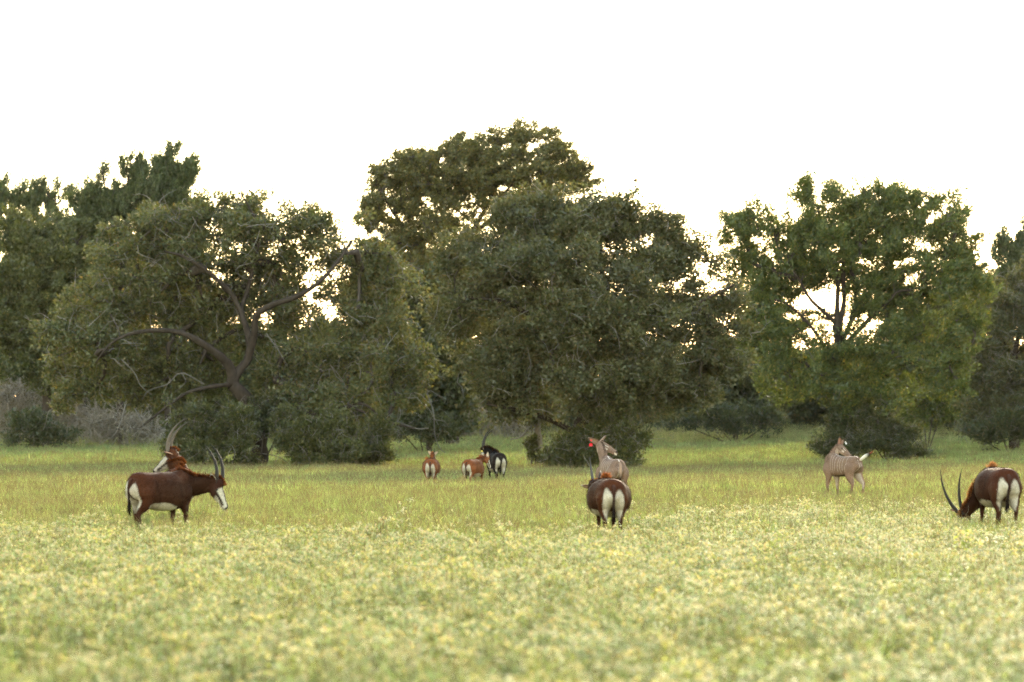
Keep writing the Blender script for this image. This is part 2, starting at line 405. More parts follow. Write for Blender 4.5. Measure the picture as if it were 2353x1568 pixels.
# the broad grey-green oak in the centre
make_tree('oak_tree', 'broad domed grey-green oak in the centre standing behind the striped antelope', 'tree', G_TREES, (1330, 1092), 42.0,
    [([(1330, 1092, 0), (1335, 1000, .2), (1350, 900, .3), (1360, 820, .2), (1362, 790, 0)], .50, .34),
     ([(1362, 790, 0), (1345, 770, -.5), (1310, 765, -1.2), (1240, 740, -2), (1160, 700, -2.5), (1080, 690, -3)], .24, .07),
     ([(1362, 790, 0), (1370, 740, .2), (1390, 660, .4), (1420, 620, 0), (1470, 580, -.4)], .26, .08),
     ([(1370, 740, .2), (1330, 650, .5), (1260, 580, .5), (1210, 520, 0)], .2, .06),
     ([(1360, 820, .2), (1430, 770, -1), (1520, 740, -2), (1600, 700, -2.4), (1680, 660, -2.4)], .2, .06),
     ([(1335, 1000, .2), (1250, 960, -1.4), (1170, 940, -2.5), (1120, 930, -3)], .18, .06),
     ([(1350, 900, .3), (1430, 890, -1.5), (1520, 880, -2.6), (1600, 890, -3)], .18, .06),
     ([(1390, 660, .4), (1380, 580, .4), (1385, 520, 0), (1392, 505, 0)], .16, .09)],
    [(1190, 545, 140, 95, 0), (1340, 540, 140, 85, 0), (1085, 660, 105, 115, -1), (1490, 620, 120, 105, 0), (1290, 690, 220, 130, -3), (1600, 650, 100, 95, 0), (1140, 830, 100, 100, -2),
     (1330, 870, 210, 90, -3), (1540, 780, 140, 110, -2), (1640, 850, 80, 75, -2), (1440, 915, 120, 55, -3), (1180, 915, 90, 45, -2), (1660, 720, 60, 80, -1), (1240, 480, 90, 40, 1), (1480, 520, 60, 40, 0, .7), (1420, 530, 70, 60, 0),
     (1400, 760, 160, 110, -4), (1520, 890, 100, 45, -2)],
    1100, .85, 240, .175, OAK_GREY, twigs=1, twig_len=1.3, twig_r=.022, gap=-.30, sweep=(0, 0, .1),
    dead=[([(1392, 505, 0), (1402, 480, 0), (1408, 465, 0), (1398, 452, 0), (1392, 430, 0), (1387, 415, 0)], .13, .03), ([(1408, 465, 0), (1422, 450, 0), (1430, 445, 0), (1434, 430, 0)], .06, .02),
          ([(1400, 456, 0), (1404, 445, 0), (1420, 433, 0)], .05, .02), ([(1389, 425, 0), (1376, 419, 0), (1368, 424, 0)], .03, .015), ([(1389, 425, 0), (1394, 415, 0)], .03, .015), ([(1434, 430, 0), (1446, 420, 0), (1459, 414, 0)], .02, .01),
          ([(1420, 985, -4), (1440, 1000, -4.2), (1470, 1030, -4.3)], .035, .015), ([(1210, 800, -4.5), (1218, 850, -4.7), (1205, 890, -4.7)], .03, .012)],
    tuft=(1461, 415))
# the tall light-green tree on the right
make_tree('elm_tree', 'tall fan-shaped green elm on the right with sky showing through its forked trunk', 'tree', G_TREES, (1950, 1066), 34.0,
    [([(1950, 1066, 0), (1942, 960, 0), (1935, 860, 0), (1928, 780, 0), (1922, 745, 0)], .42, .32),
     ([(1922, 745, 0), (1895, 720, -.4), (1860, 690, -.8), (1830, 640, -1), (1790, 580, -1)], .17, .06),
     ([(1922, 745, 0), (1925, 690, .2), (1925, 630, .2), (1900, 560, .2), (1880, 480, 0)], .2, .06),
     ([(1928, 760, 0), (1940, 690, .1), (1938, 620, .1), (1950, 540, 0), (1965, 460, 0)], .2, .06),
     ([(1935, 790, 0), (1960, 720, -.2), (1965, 650, -.2), (1955, 610, -.2), (2000, 520, 0), (2050, 470, 0)], .17, .06),
     ([(1935, 800, 0), (1990, 740, -.6), (2040, 690, -1), (2060, 672, -1), (2110, 660, -1), (2160, 600, -1)], .17, .06),
     ([(1935, 860, 0), (1895, 800, -.5), (1850, 740, -1), (1800, 700, -1.6), (1760, 690, -2)], .15, .05),
     ([(1938, 900, 0), (1905, 860, -.8), (1860, 870, -1.6), (1790, 860, -2)], .11, .04),
     ([(1940, 930, 0), (2020, 860, -1), (2100, 830, -2), (2170, 800, -2)], .13, .04)],
    [(1950, 500, 120, 75, 0), (1790, 530, 120, 60, 0), (2110, 530, 110, 75, 0), (1990, 455, 90, 40, 0), (1860, 560, 110, 50, 2, .7), (1715, 560, 70, 60, 0), (1740, 640, 70, 80, 0), (1760, 770, 80, 100, -2),
     (2100, 620, 120, 70, 0), (2140, 730, 110, 100, -1), (2080, 820, 120, 90, -3), (1880, 830, 110, 60, -3), (1960, 890, 130, 60, -3), (2200, 600, 60, 80, 0), (1800, 870, 90, 50, -2), (2010, 590, 80, 55, 2, .8), (1960, 780, 90, 50, -3, .7), (1900, 455, 90, 40, 0), (2060, 480, 90, 45, 0), (1960, 560, 130, 60, -1), (1830, 600, 90, 45, -1), (2200, 520, 30, 30, 0), (2230, 680, 45, 60, -1), (1690, 530, 40, 30, 0), (2170, 850, 70, 70, -2), (1985, 655, 55, 60, 2.5, .7), (1765, 665, 55, 60, 0), (2070, 650, 60, 50, 1), (1800, 610, 60, 35, 1), (1940, 610, 70, 35, 2), (1805, 680, 45, 60, 1.5), (1850, 625, 55, 32, 1.5), (1860, 735, 50, 30, 1.5), (1985, 690, 50, 60, -1), (1900, 640, 40, 30, 2, .6), (2060, 720, 60, 40, 1), (2010, 700, 45, 45, 2), (1740, 720, 60, 60, -1), (1790, 780, 70, 50, -2), (2210, 760, 50, 70, -1), (2060, 560, 80, 50, 1), (1880, 510, 90, 45, 1)],
    1600, .62, 160, .185, ELM, spray=2.0, twigs=0, gap=-.22, sweep=(.28, 0, .55), flat=.8, width=.32)
# the tall crown that rises behind the two oaks
make_tree('elm_tree', 'tallest tree with a golden-edged crown rising behind the two oaks', 'tree', G_TREES, (1040, 1015), 28.5,
    [([(1040, 1015, 0), (1035, 850, 0), (1020, 700, 0), (1010, 610, 0)], .6, .45),
     ([(1010, 610, 0), (960, 560, 0), (910, 500, -.5), (880, 450, -1)], .22, .07), ([(1010, 610, 0), (1020, 540, .3), (1010, 460, 0), (1000, 390, 0)], .22, .07),
     ([(1015, 640, 0), (1080, 540, 0), (1130, 450, .4), (1160, 370, 0)], .26, .07), ([(1080, 540, 0), (1170, 480, -.5), (1250, 420, -.5), (1320, 380, 0)], .2, .06), ([(1035, 850, 0), (980, 720, -1), (920, 640, -1.6)], .2, .06)],
    [(905, 470, 75, 95, 0), (990, 410, 110, 70, 0), (1110, 360, 110, 60, 0), (1230, 345, 90, 50, 0, .9), (1280, 400, 80, 45, 0, .85), (1130, 450, 130, 60, 0, .8), (940, 560, 100, 70, 0), (1030, 520, 110, 70, -1), (1320, 430, 50, 22, 0), (1010, 620, 110, 60, -1), (850, 500, 35, 40, 0), (1200, 400, 130, 60, -1), (1050, 400, 120, 60, -1), (1180, 310, 90, 28, 0), (930, 400, 70, 50, 0), (1330, 400, 45, 30, 0)],
    2100, .5, 90, .20, ELM_GOLD, spray=2.1, gap=-.20, sweep=(.5, 0, .45), flat=.65, width=.32, gap_f=.8)
# tall pointed trees behind the left oak
make_tree('cedar_tree', 'tall pointed cedar behind the left oak, the highest on the left', 'tree', G_TREES, (385, 1010), 27.0,
    [([(385, 1010, 0), (388, 700, 0), (392, 480, 0), (397, 350, 0)], .35, .05)],
    [(396, 372, 18, 42, 0), (375, 420, 40, 55, 0), (415, 430, 42, 50, 0), (390, 490, 70, 60, 0), (380, 580, 85, 80, 0), (440, 400, 14, 34, 0), (340, 470, 25, 60, 0)], 528, .55, 130, .22, CEDAR, spray=2.3, sweep=(.25, 0, 1.3), gap=-.2, width=.32)
make_tree('cedar_tree', 'pointed twin-topped cedar left of the highest cedar', 'tree', G_TREES, (275, 1012), 27.5,
    [([(275, 1012, 0), (278, 700, 0), (285, 500, 0), (302, 360, 0)], .35, .05), ([(278, 560, 0), (250, 470, 0), (235, 395, 0)], .15, .05)],
    [(302, 385, 22, 38, 0), (320, 440, 26, 60, 0), (285, 440, 40, 55, 0), (235, 420, 24, 40, 0), (225, 470, 40, 50, 0), (270, 520, 80, 70, 0), (260, 600, 95, 80, 0), (185, 510, 45, 55, 0), (340, 430, 20, 45, 0)], 560, .55, 130, .22, CEDAR, spray=2.3, sweep=(.25, 0, 1.3), gap=-.2, width=.32)
make_tree('elm_tree', 'dark green elm beside the left edge, below the thin far cedars', 'tree', G_TREES, (105, 1018), 28.0,
    [([(105, 1018, 0), (108, 850, 0), (100, 700, 0), (95, 600, 0)], .45, .2), ([(100, 700, 0), (60, 620, 0), (30, 560, 0)], .2, .06), ([(100, 680, 0), (150, 600, 0), (190, 540, 0)], .2, .06)],
    [(40, 560, 75, 70, 0), (150, 560, 70, 60, 0), (110, 640, 120, 80, -1), (50, 740, 100, 90, -1), (170, 740, 80, 90, -1), (100, 840, 120, 60, -1), (180, 640, 60, 70, 0)], 520, .9, 200, .25, SHRUB, sweep=(.2, 0, .4), gap=-.3, width=.32)
make_tree('cedar_tree', 'far thin cedar at the left edge with sky between its tops', 'tree', G_TREES, (20, 1010), 23.0,
    [([(20, 1010, 0), (22, 700, 0), (25, 540, 0), (20, 430, 0)], .35, .05)],
    [(8, 440, 18, 34, 0), (48, 445, 14, 32, 0), (22, 500, 45, 50, 0), (20, 580, 60, 50, 0), (70, 490, 40, 45, 0)], 160, .6, 110, .26, CEDAR, spray=2.3, sweep=(.2, 0, 1.3), gap=-.15, width=.32)
make_tree('cedar_tree', 'far thin cedar between the left edge and the twin-topped cedar', 'tree', G_TREES, (130, 1010), 23.0,
    [([(130, 1010, 0), (130, 700, 0), (128, 540, 0), (128, 425, 0)], .35, .05)],
    [(92, 440, 18, 32, 0), (128, 435, 16, 36, 0), (158, 455, 14, 28, 0), (120, 500, 50, 45, 0), (120, 570, 60, 45, 0), (165, 510, 45, 40, 0), (80, 480, 35, 40, 0)], 176, .6, 110, .26, CEDAR, spray=2.3, sweep=(.2, 0, 1.3), gap=-.15, width=.32)
# right edge
make_tree('oak_tree', 'grey-green oak cut off by the right edge of the picture', 'tree', G_TREES, (2330, 1018), 30.0,
    [([(2330, 1018, 0), (2332, 900, 0), (2330, 820, 0)], .4, .28), ([(2330, 820, 0), (2280, 760, -1), (2250, 700, -1)], .18, .05), ([(2330, 820, 0), (2350, 720, 0), (2340, 660, 0)], .2, .06)],
    [(2320, 690, 85, 70, 0), (2290, 780, 80, 80, -1), (2400, 760, 80, 110, 0), (2270, 880, 70, 70, -1), (2350, 880, 100, 90, -2), (2290, 950, 90, 45, -1), (2390, 640, 60, 50, 0)], 460, .85, 210, .2, OAK_GREY, twigs=3, twig_len=1.4, twig_r=.02, gap=-.3)
make_tree('cedar_tree', 'dark cedar top above the oak at the right edge', 'tree', G_TREES, (2325, 1010), 24.5,
    [([(2325, 1010, 0), (2322, 700, 0), (2325, 540, 0)], .35, .05), ([(2322, 700, 0), (2360, 620, 0), (2372, 540, 0)], .2, .05)],
    [(2305, 560, 16, 26, 0), (2335, 550, 18, 30, 0), (2365, 530, 20, 30, 0), (2330, 600, 60, 45, 0), (2380, 600, 50, 60, 0), (2310, 670, 70, 50, 0)], 340, .6, 120, .26, CEDAR, spray=2.3, sweep=(.1, 0, 1.2), gap=-.2, width=.32)
# middle ground fill, each a tree of its own
for (lab, bu, s_, blobs, pal, n) in [
    ('dark tree in the gap between the left oak and the centre oak', 985, 31.0, [(1045, 680, 50, 70, 0), (1010, 955, 60, 45, 0), (1055, 975, 45, 28, 0), (960, 720, 80, 75, 0), (1020, 740, 60, 90, 0), (970, 830, 90, 80, -1), (1050, 860, 70, 80, -1), (960, 920, 90, 50, 0)], DARK, 260),
    ('dark low tree behind the trunk of the left oak', 520, 26.0, [(470, 800, 100, 70, 0), (600, 820, 110, 70, 0), (530, 880, 150, 70, -1), (380, 860, 90, 70, 0), (300, 700, 100, 90, 0), (420, 690, 90, 70, 0), (240, 800, 90, 90, 0)], SHRUB, 420),
    ('mid green tree filling the wood between the left edge and the left oak', 190, 25.0, [(170, 640, 90, 80, 0), (80, 680, 80, 90, 0), (250, 620, 70, 70, 0), (150, 780, 130, 90, 0), (40, 820, 90, 80, 0), (280, 740, 80, 80, 0)], CEDAR, 420),
    ('dark tree under the tallest crown between the two oaks', 905, 24.0, [(900, 640, 80, 60, 0), (980, 660, 80, 60, 0), (860, 720, 80, 70, 0), (940, 760, 110, 70, 0), (1080, 640, 60, 50, 0)], DARK, 360),
    ('grey-green tree behind the right edge oak and the right elm', 2260, 24.5, [(2240, 680, 60, 50, 0), (2300, 720, 70, 60, 0), (2200, 780, 80, 70, 0), (2380, 700, 60, 80, 0), (2290, 850, 110, 80, 0)], OAK, 340),
    ('dark low tree behind the right half of the left oak', 780, 26.0, [(740, 800, 90, 70, 0), (850, 800, 80, 80, 0), (790, 880, 140, 70, -1)], DARK, 220),
    ('dark tree filling the space behind the centre oak', 1230, 25.5, [(1150, 720, 110, 90, 0), (1330, 720, 130, 90, 0), (1240, 850, 190, 90, 0)], DARK, 260),
    ('dark low tree between the centre oak and the right elm', 1690, 27.0, [(1640, 850, 70, 60, 0), (1730, 840, 70, 60, 0), (1690, 910, 120, 60, -1), (1560, 890, 70, 60, 0)], DARK, 240),
    ('dark low tree behind the trunk of the right elm', 1900, 25.5, [(1860, 860, 80, 60, 0), (1960, 850, 90, 65, 0), (1900, 920, 130, 55, 0)], DARK, 220),
    ('dark tree between the right elm and the oak at the right edge', 2140, 26.0, [(2110, 760, 70, 70, 0), (2190, 720, 60, 70, 0), (2150, 850, 120, 80, 0), (2140, 930, 120, 50, 0)], SHRUB, 240)]:
    b0 = blobs[0]
    make_tree('background_tree', lab, 'tree', G_TREES, (bu, 1005), s_, [([(bu, 1005, 0), (bu + 4, 930, 0), (bu - 3, 860, 0)], .25, .14), ([(bu - 3, 860, 0), (b0[0], b0[1] + 20, 0)], .12, .05)],
              blobs, int(n * 1.25), 1.1, 120, .36, pal, C_DARKBARK, gap=-.45)

# shrubs round the trunks and along the far edge of the meadow
G_SHRUB = 'shrubs under the trees'
def shrub(label, u, v, s, blobs, n, pal=SHRUB, crad=.5, per=120, leaf=.14, twigs=2, group=G_SHRUB, name='shrub', bark=C_DARKBARK, **k):
    st = [([(u, v, 0), (b[0], b[1] + b[3] * .3, 0)], .06, .03) for b in blobs]
    return make_tree(name, label, 'shrub', group, (u, v), s, st, blobs, n, crad, per, leaf, pal, bark, twigs=twigs, twig_len=.9, twig_r=.014,
                     leaf_name='foliage', wood_name='stem', tip=.014, gap=-.26, gap_f=.9, sweep=(0, -.1, .45), **k)
shrub('large shrub left of the left oak trunk, behind the horned antelope pair', 480, 1078, 40.5, [(450, 1010, 80, 70, 0), (520, 985, 70, 70, 0), (500, 1045, 90, 40, -1), (430, 950, 50, 40, 0), (560, 1030, 40, 50, -.8)], 230)
shrub('leafy shrub right of the left oak trunk', 730, 1080, 40.5, [(690, 1030, 60, 55, -.5), (760, 1000, 70, 70, 0), (770, 1050, 70, 40, -1), (680, 980, 60, 45, 0)], 230)
shrub('low shrub at the right end of the undergrowth below the left oak', 855, 1078, 40.0, [(850, 1030, 60, 45, 0), (830, 1050, 70, 35, -1), (870, 985, 40, 40, 0)], 130)
shrub('dark ivy-like shrub wrapping the left oak trunk', 595, 1075, 39.3, [(610, 955, 60, 38, 0), (570, 975, 40, 35, 0), (650, 965, 45, 30, 0)], 90, DARK)
shrub('shrub left of the centre oak trunk behind the young antelope', 1290, 1088, 43.0, [(1295, 1045, 45, 40, 0), (1270, 1062, 30, 24, -.5), (1335, 1035, 45, 50, 0)], 130)
shrub('shrub right of the centre oak trunk behind the striped antelope with the red tag', 1420, 1090, 43.0, [(1400, 1040, 60, 48, 0), (1445, 1030, 42, 50, 0), (1410, 985, 50, 40, 0), (1450, 1070, 30, 20, -.5)], 160)
shrub('tiny round shrub beside the slim grey trunk', 1222, 1062, 41.0, [(1222, 1032, 15, 26, 0), (1234, 1045, 14, 16, 0)], 26, crad=.3)
shrub('dark shrub round the foot of the right elm, left half', 1910, 1066, 34.6, [(1900, 1025, 42, 38, 0), (1940, 1000, 50, 50, 0), (1930, 1045, 50, 22, -.5), (1925, 955, 40, 40, 0)], 170, DARK, .6)
shrub('dark shrub round the foot of the right elm, right half', 2040, 1066, 34.6, [(2010, 1010, 60, 52, 0), (2070, 1020, 50, 42, 0), (2100, 1042, 32, 24, 0), (2010, 950, 55, 40, 0)], 190, DARK, .6)
shrub('yellow-green shrub with low hanging branches right of the right elm', 2130, 1010, 31.0, [(2120, 915, 55, 35, 0), (2160, 950, 40, 28, 0), (2100, 960, 50, 30, 0), (2150, 895, 35, 28, 0)], 120, ELM, .6, leaf=.17)
shrub('dark shrub at the foot of the elm beside the left edge', 105, 1020, 29.0, [(90, 985, 50, 34, -1), (140, 1000, 40, 22, -1), (60, 1000, 40, 24, -1)], 90, DARK, .7, leaf=.2, per=90)
shrub('dark shrub in the gap between the oaks, behind the leftmost young antelope', 975, 1012, 31.5, [(960, 975, 45, 34, -1), (1010, 985, 40, 26, -1), (925, 990, 35, 22, -1)], 90, DARK, .7, leaf=.2, per=90)
shrub('dark shrub at the foot of the oak at the right edge', 2320, 1018, 31.0, [(2300, 985, 50, 34, -1), (2355, 975, 45, 40, -1), (2250, 1000, 40, 22, -1)], 110, DARK, .7, leaf=.2, per=90)
shrub('dark shrub between the centre oak and the right elm', 1690, 1000, 28.0, [(1640, 960, 50, 34, -1), (1700, 965, 50, 30, -1), (1760, 970, 45, 28, -1), (1570, 970, 45, 26, -1)], 110, DARK, .7, leaf=.2, per=90)
# slim grey trunk with a leaning dead branch
make_tree('small_tree', 'slim pale grey trunk with a leaning dead branch left of the centre oak', 'tree', G_TREES, (1242, 1058), 41.0,
    [([(1242, 1058, 0), (1240, 1020, 0), (1236, 990, 0), (1240, 965, 0)], .2, .15), ([(1238, 975, 0), (1215, 985, -.2), (1195, 1005, -.4), (1172, 1010, -.5)], .07, .03)],
    [(1245, 950, 40, 26, 0), (1225, 965, 25, 18, 0)], 40, .5, 60, .14, OAK, C_GREY, twigs=3, twig_len=.8, twig_r=.015)
# grey leafless bushes on the left and in the middle
G_GREY = 'grey leafless bushes along the far edge'
for lab, u, s_, blobs in [
    ('grey leafless bush at the far left edge, tallest of the grey bushes', 40, 27, [(20, 920, 50, 45, 0), (60, 915, 50, 45, 0), (30, 975, 70, 40, 0)]),
    ('rounded grey leafless bush second from the left edge', 165, 27, [(150, 945, 60, 38, 0), (200, 955, 50, 32, 0), (160, 985, 80, 28, 0)]),
    ('low grey leafless bush left of the horned antelope pair', 290, 27.5, [(270, 975, 60, 28, 0), (330, 985, 45, 24, 0), (290, 1000, 70, 20, 0)]),
    ('grey leafless bush between the two oaks, behind the young antelope', 1080, 25.5, [(1060, 965, 60, 28, 0), (1110, 955, 50, 30, 0), (1090, 985, 70, 18, 0)]),
    ('small grey leafless bush left of the slim grey trunk', 1180, 26, [(1180, 965, 50, 30, 0), (1190, 985, 45, 18, 0)])]:
    make_tree('grey_bush', lab, 'bush', G_GREY, (u, 1022 if u < 500 else 1003), s_, [([(u, 1022 if u < 500 else 1003, 0), (b[0], b[1], 0)], .09, .03) for b in blobs],
              blobs, 80, .7, 60, .12, GREYBUSH, C_GREY * .9, twigs=11, twig_len=1.4, twig_r=.030, tip=.016, leaf_name='foliage', wood_name='stem', twig_c=np.array((.30, .265, .23)))

# the dark understorey that closes the view under the trees
lb = MB()
for k in range(1000):
    u = rng.uniform(-260, 2620); s_ = rng.uniform(21.5, 24.5); x = (u - CU) / s_; y = F / s_; g = float(ground_z(x, y))
    h = 1.2 + 5.2 * rng.random() ** 1.3 + .9 * math.sin(x * .21) + (1.5 if 900 < u < 2200 else 2.2 if u < 800 else .8)
    c = np.array([[x, y + rng.uniform(-2, 3), g + max(.4, h)]])
    clump_leaves(lb, c, np.array([rng.uniform(1.0, 1.7)]), 150, .42, DARK if rng.random() < .7 else SHRUB, (0, 0, .2), .9)
    if k % 2 == 0: clump_leaves(lb, np.array([[x + rng.uniform(-2, 2), y, g + rng.uniform(.3, 1.2)]]), np.array([1.3]), 110, .42, DARK, (0, 0, .3), .7)
tag(lb.build('thicket', M_LEAF), 'dark green thicket closing the view under the trees', 'thicket', kind='stuff')

# ------------------------------------------------------------------ animals
def loft(rings, sub=4, seg=20, exp=2.0):
    """rings: (centre, half width, half height, dorsal hint) -> closed tube"""
    A = np.array([list(r[0]) + [r[1], r[2]] + list(r[3]) for r in rings], float)
    D = catmull(A, sub); P = D[:, :3]; hw = np.maximum(D[:, 3], .004); hh = np.maximum(D[:, 4], .004)
    T = unit(np.gradient(P, axis=0)); up = D[:, 5:8]; up = unit(up - T * np.sum(up * T, 1, keepdims=True)); rt = np.cross(T, up)
    th = np.arange(seg) * 2 * np.pi / seg; ct, st = np.cos(th), np.sin(th)
    ct = np.sign(ct) * np.abs(ct) ** (2 / exp); st = np.sign(st) * np.abs(st) ** (2 / exp)
    V = P[:, None] + rt[:, None] * (hw[:, None] * ct)[..., None] + up[:, None] * (hh[:, None] * st)[..., None]
    n = len(P); V = V.reshape(-1, 3)
    i = np.arange(n - 1)[:, None] * seg; j = np.arange(seg)[None]; k = (j + 1) % seg
    Q = np.stack([i + j, i + k, i + seg + k, i + seg + j], -1).reshape(-1, 4)
    V = np.vstack([V, P[0], P[-1]]); a, b = n * seg, n * seg + 1; j = np.arange(seg); k = (j + 1) % seg
    Tt = np.concatenate([np.stack([k, j, np.full(seg, a)], 1), np.stack([(n - 1) * seg + j, (n - 1) * seg + k, np.full(seg, b)], 1)])
    return V, Q, Tt

def remesh(mb, voxel, smooth=5):
    me = mb.mesh('tmp', None); o = bpy.data.objects.new('tmp', me); COL.objects.link(o)
    m = o.modifiers.new('r', 'REMESH'); m.mode = 'VOXEL'; m.voxel_size = voxel
    sm = o.modifiers.new('s', 'SMOOTH'); sm.factor = .5; sm.iterations = smooth
    dg = bpy.context.evaluated_depsgraph_get(); out = bpy.data.meshes.new_from_object(o.evaluated_get(dg))
    bpy.data.objects.remove(o); bpy.data.meshes.remove(me)
    for a in list(out.color_attributes): out.color_attributes.remove(a)
    if 'Col' in out.attributes: out.attributes.remove(out.attributes['Col'])
    out.polygons.foreach_set('use_smooth', np.ones(len(out.polygons), bool))
    n = len(out.vertices); V = np.zeros(n * 3, np.float32); out.vertices.foreach_get('co', V)
    N = np.zeros(n * 3, np.float32); out.vertex_normals.foreach_get('vector', N)
    return out, V.reshape(-1, 3).astype(float), N.reshape(-1, 3).astype(float)

def mixc(C, col, m):
    m = np.clip(m, 0, 1)[:, None]; return C * (1 - m) + np.asarray(col, float) * m

UPZ = (0, 0, 1)
GRAZED = []          # where the animals stand and have eaten the meadow down
class Beast:
    """built facing +x, y to its left, standing on z = 0; poses are given in view directions (right, away, up)"""
    def __init__(s, name, label, cat, group, u, sc, yaw, size=1.0, zoff=0.0):
        s.yaw = R(yaw); s.size = size; s.hairs = 22000
        x = (u - CU) / sc; y = F / sc
        s.root = empty(name, (x, y, float(ground_z(x, y)) + zoff)); s.root.rotation_euler = (0, 0, s.yaw); s.root.scale = (size,) * 3
        tag(s.root, label, cat, group); s.mb = MB(); GRAZED.append((x, y))
    def view(s, right, away, up=0.0, scale=True):
        c, q = math.cos(s.yaw), math.sin(s.yaw); k = 1 / s.size if scale else 1
        return np.array([(right * c + away * q) * k, (-right * q + away * c) * k, up * k])
    def add_loft(s, rings, **k): s.mb.add(*loft(rings, **k))
    def torso(s, prof):
        s.add_loft([((x, 0, z), hw, hh, UPZ) for x, z, hw, hh in prof], seg=24, exp=2.25)
    def leg_hind(s, side, dx=0.0, h=1.0, thick=1.0, spread=.0):
        y = side; d = (1, 0, 0.0); t = thick
        s.add_loft([((-.50, y * .12, 1.00 * h), .10 * t, .17 * t, d), ((-.54, y * .170, .86 * h), .140 * t, .23 * t, d), ((-.53, y * .165, .72 * h), .12 * t, .20 * t, d), ((-.54 + dx * .4, y * (.16 + spread * .4), .60 * h), .095 * t, .15 * t, d),
                    ((-.61 + dx * .8, y * (.15 + spread * .7), .48 * h), .062, .09, d), ((-.645 + dx, y * (.145 + spread), .40 * h), .042, .058, d), ((-.625 + dx, y * (.145 + spread), .28 * h), .033, .038, d), ((-.61 + dx, y * (.145 + spread), .14 * h), .034, .04, d), ((-.585 + dx, y * (.145 + spread), .07 * h), .034, .038, d), ((-.56 + dx, y * (.145 + spread), 0), .045, .06, d)], seg=14)
    def leg_fore(s, side, dx=0.0, h=1.0, thick=1.0):
        y = side; d = (1, 0, 0.0); t = thick
        s.add_loft([((.47, y * .13, .96 * h), .09 * t, .15 * t, d), ((.46, y * .175, .82 * h), .105 * t, .17 * t, d), ((.42, y * .16, .64 * h), .085 * t, .125 * t, d), ((.42 + dx * .4, y * .155, .53 * h), .064, .085, d), ((.44 + dx * .7, y * .15, .42 * h), .044, .052, d),
                    ((.445 + dx * .8, y * .15, .36 * h), .043, .05, d), ((.44 + dx * .9, y * .15, .24 * h), .031, .034, d), ((.44 + dx, y * .15, .12 * h), .034, .038, d), ((.46 + dx, y * .15, .06 * h), .034, .038, d), ((.48 + dx, y * .15, 0), .045, .058, d)], seg=14)
    def neck_head(s, pts, w0, poll, hf, hu, hl=.44, dorsal=(0, 0, 1), hsz=1.0, w1=(.085, .115), mid=None):
        """neck through pts up to the poll, then the head along hf with its forehead towards hu"""
        s.hf = unit(hf); s.hu = unit(np.asarray(hu) - s.hf * np.dot(hu, s.hf)); s.hr = np.cross(s.hf, s.hu); s.poll = np.asarray(poll, float); s.hl = hl; s.hsz = hsz
        n = len(pts); end = s.poll - s.hu * .05 * hsz; P = [np.asarray(p, float) for p in pts] + [end, end + s.hf * .09]
        rings = []
        for k, p in enumerate(P):
            t = min(k / n, 1); f = t ** .8
            rings.append((p, w0[0] * (1 - f) + w1[0] * f, w0[1] * (1 - f) + w1[1] * f, np.asarray(dorsal) * (1 - f) + s.hu * f * .6))
        s.add_loft(rings, seg=18); s.neck = catmull(np.array([r[0] for r in rings]), 6); s.neck_r = catmull(np.array([[r[2], 0, 0] for r in rings]), 6)[:, 0]
        dn = catmull(np.array([unit(r[3]) for r in rings]), 6); T = unit(np.gradient(s.neck, axis=0)); s.neck_d = unit(dn - T * np.sum(dn * T, 1, keepdims=True))
        q = hsz; H = lambda f, u_: s.poll + s.hf * f * hl + s.hu * u_ * q
        s.add_loft([(H(-.10, -.07), .05 * q, .06 * q, s.hu), (H(0, -.06), .085 * q, .095 * q, s.hu), (H(.18, -.065), .092 * q, .112 * q, s.hu), (H(.36, -.07), .084 * q, .108 * q, s.hu), (H(.55, -.07), .064 * q, .086 * q, s.hu),
                    (H(.74, -.075), .050 * q, .064 * q, s.hu), (H(.90, -.08), .048 * q, .056 * q, s.hu), (H(.98, -.083), .042 * q, .047 * q, s.hu), (H(1.02, -.085), .02 * q, .022 * q, s.hu)], seg=18)
    def head_pt(s, f, r, u_): return s.poll + s.hf * f * s.hl + s.hr * r * s.hsz + s.hu * u_ * s.hsz
    def finish(s, paint, voxel=.0205, smooth=4):
        me, V, N = remesh(s.mb, voxel, smooth)
        Hc = np.stack([(V - s.poll) @ s.hf / s.hl, (V - s.poll) @ s.hr / s.hsz, (V - s.poll) @ s.hu / s.hsz], 1)
        C = paint(s, V, N, Hc); set_col(me, C); me.materials.append(M_FUR); link('body', me, s.root)
        n = s.hairs; k = rng.integers(0, len(V), n); B = V[k] + rng.normal(size=(n, 3)) * voxel * .5; Nn = N[k]
        G = np.array([-.75, 0, -.65]) + rng.normal(size=(n, 3)) * .3; G = unit(G - Nn * np.sum(G * Nn, 1, keepdims=True)); L = rng.uniform(.022, .055, (n, 1))
        A = np.cross(Nn, G) * .0035; B = B - Nn * .003; cc = C[k] * rng.uniform(.5, 1.6, (n, 1))
        mb = MB(); mb.add(np.stack([B - A, B + A, B + G * L + Nn * L * .28], 1).reshape(-1, 3), None, np.arange(n * 3).reshape(-1, 3), np.repeat(cc, 3, 0))
        tag(mb.build('coat', M_COAT, s.root), kind='stuff')
        for sd_ in (-1, 1):
            mb = MB(); c = s.head_pt(.28, sd_ * .083, -.035); V, Q, T = loft([(c + s.hf * t * .02, math.sqrt(max(0, 1 - t * t)) * .017 + .001, math.sqrt(max(0, 1 - t * t)) * .019 + .001, s.hu) for t in (-1, -.6, 0, .6, 1)], 2, 10)
            mb.add(V, Q, T, (.008, .006, .005)); mb.build('eye', M_EYE, s.root, True)
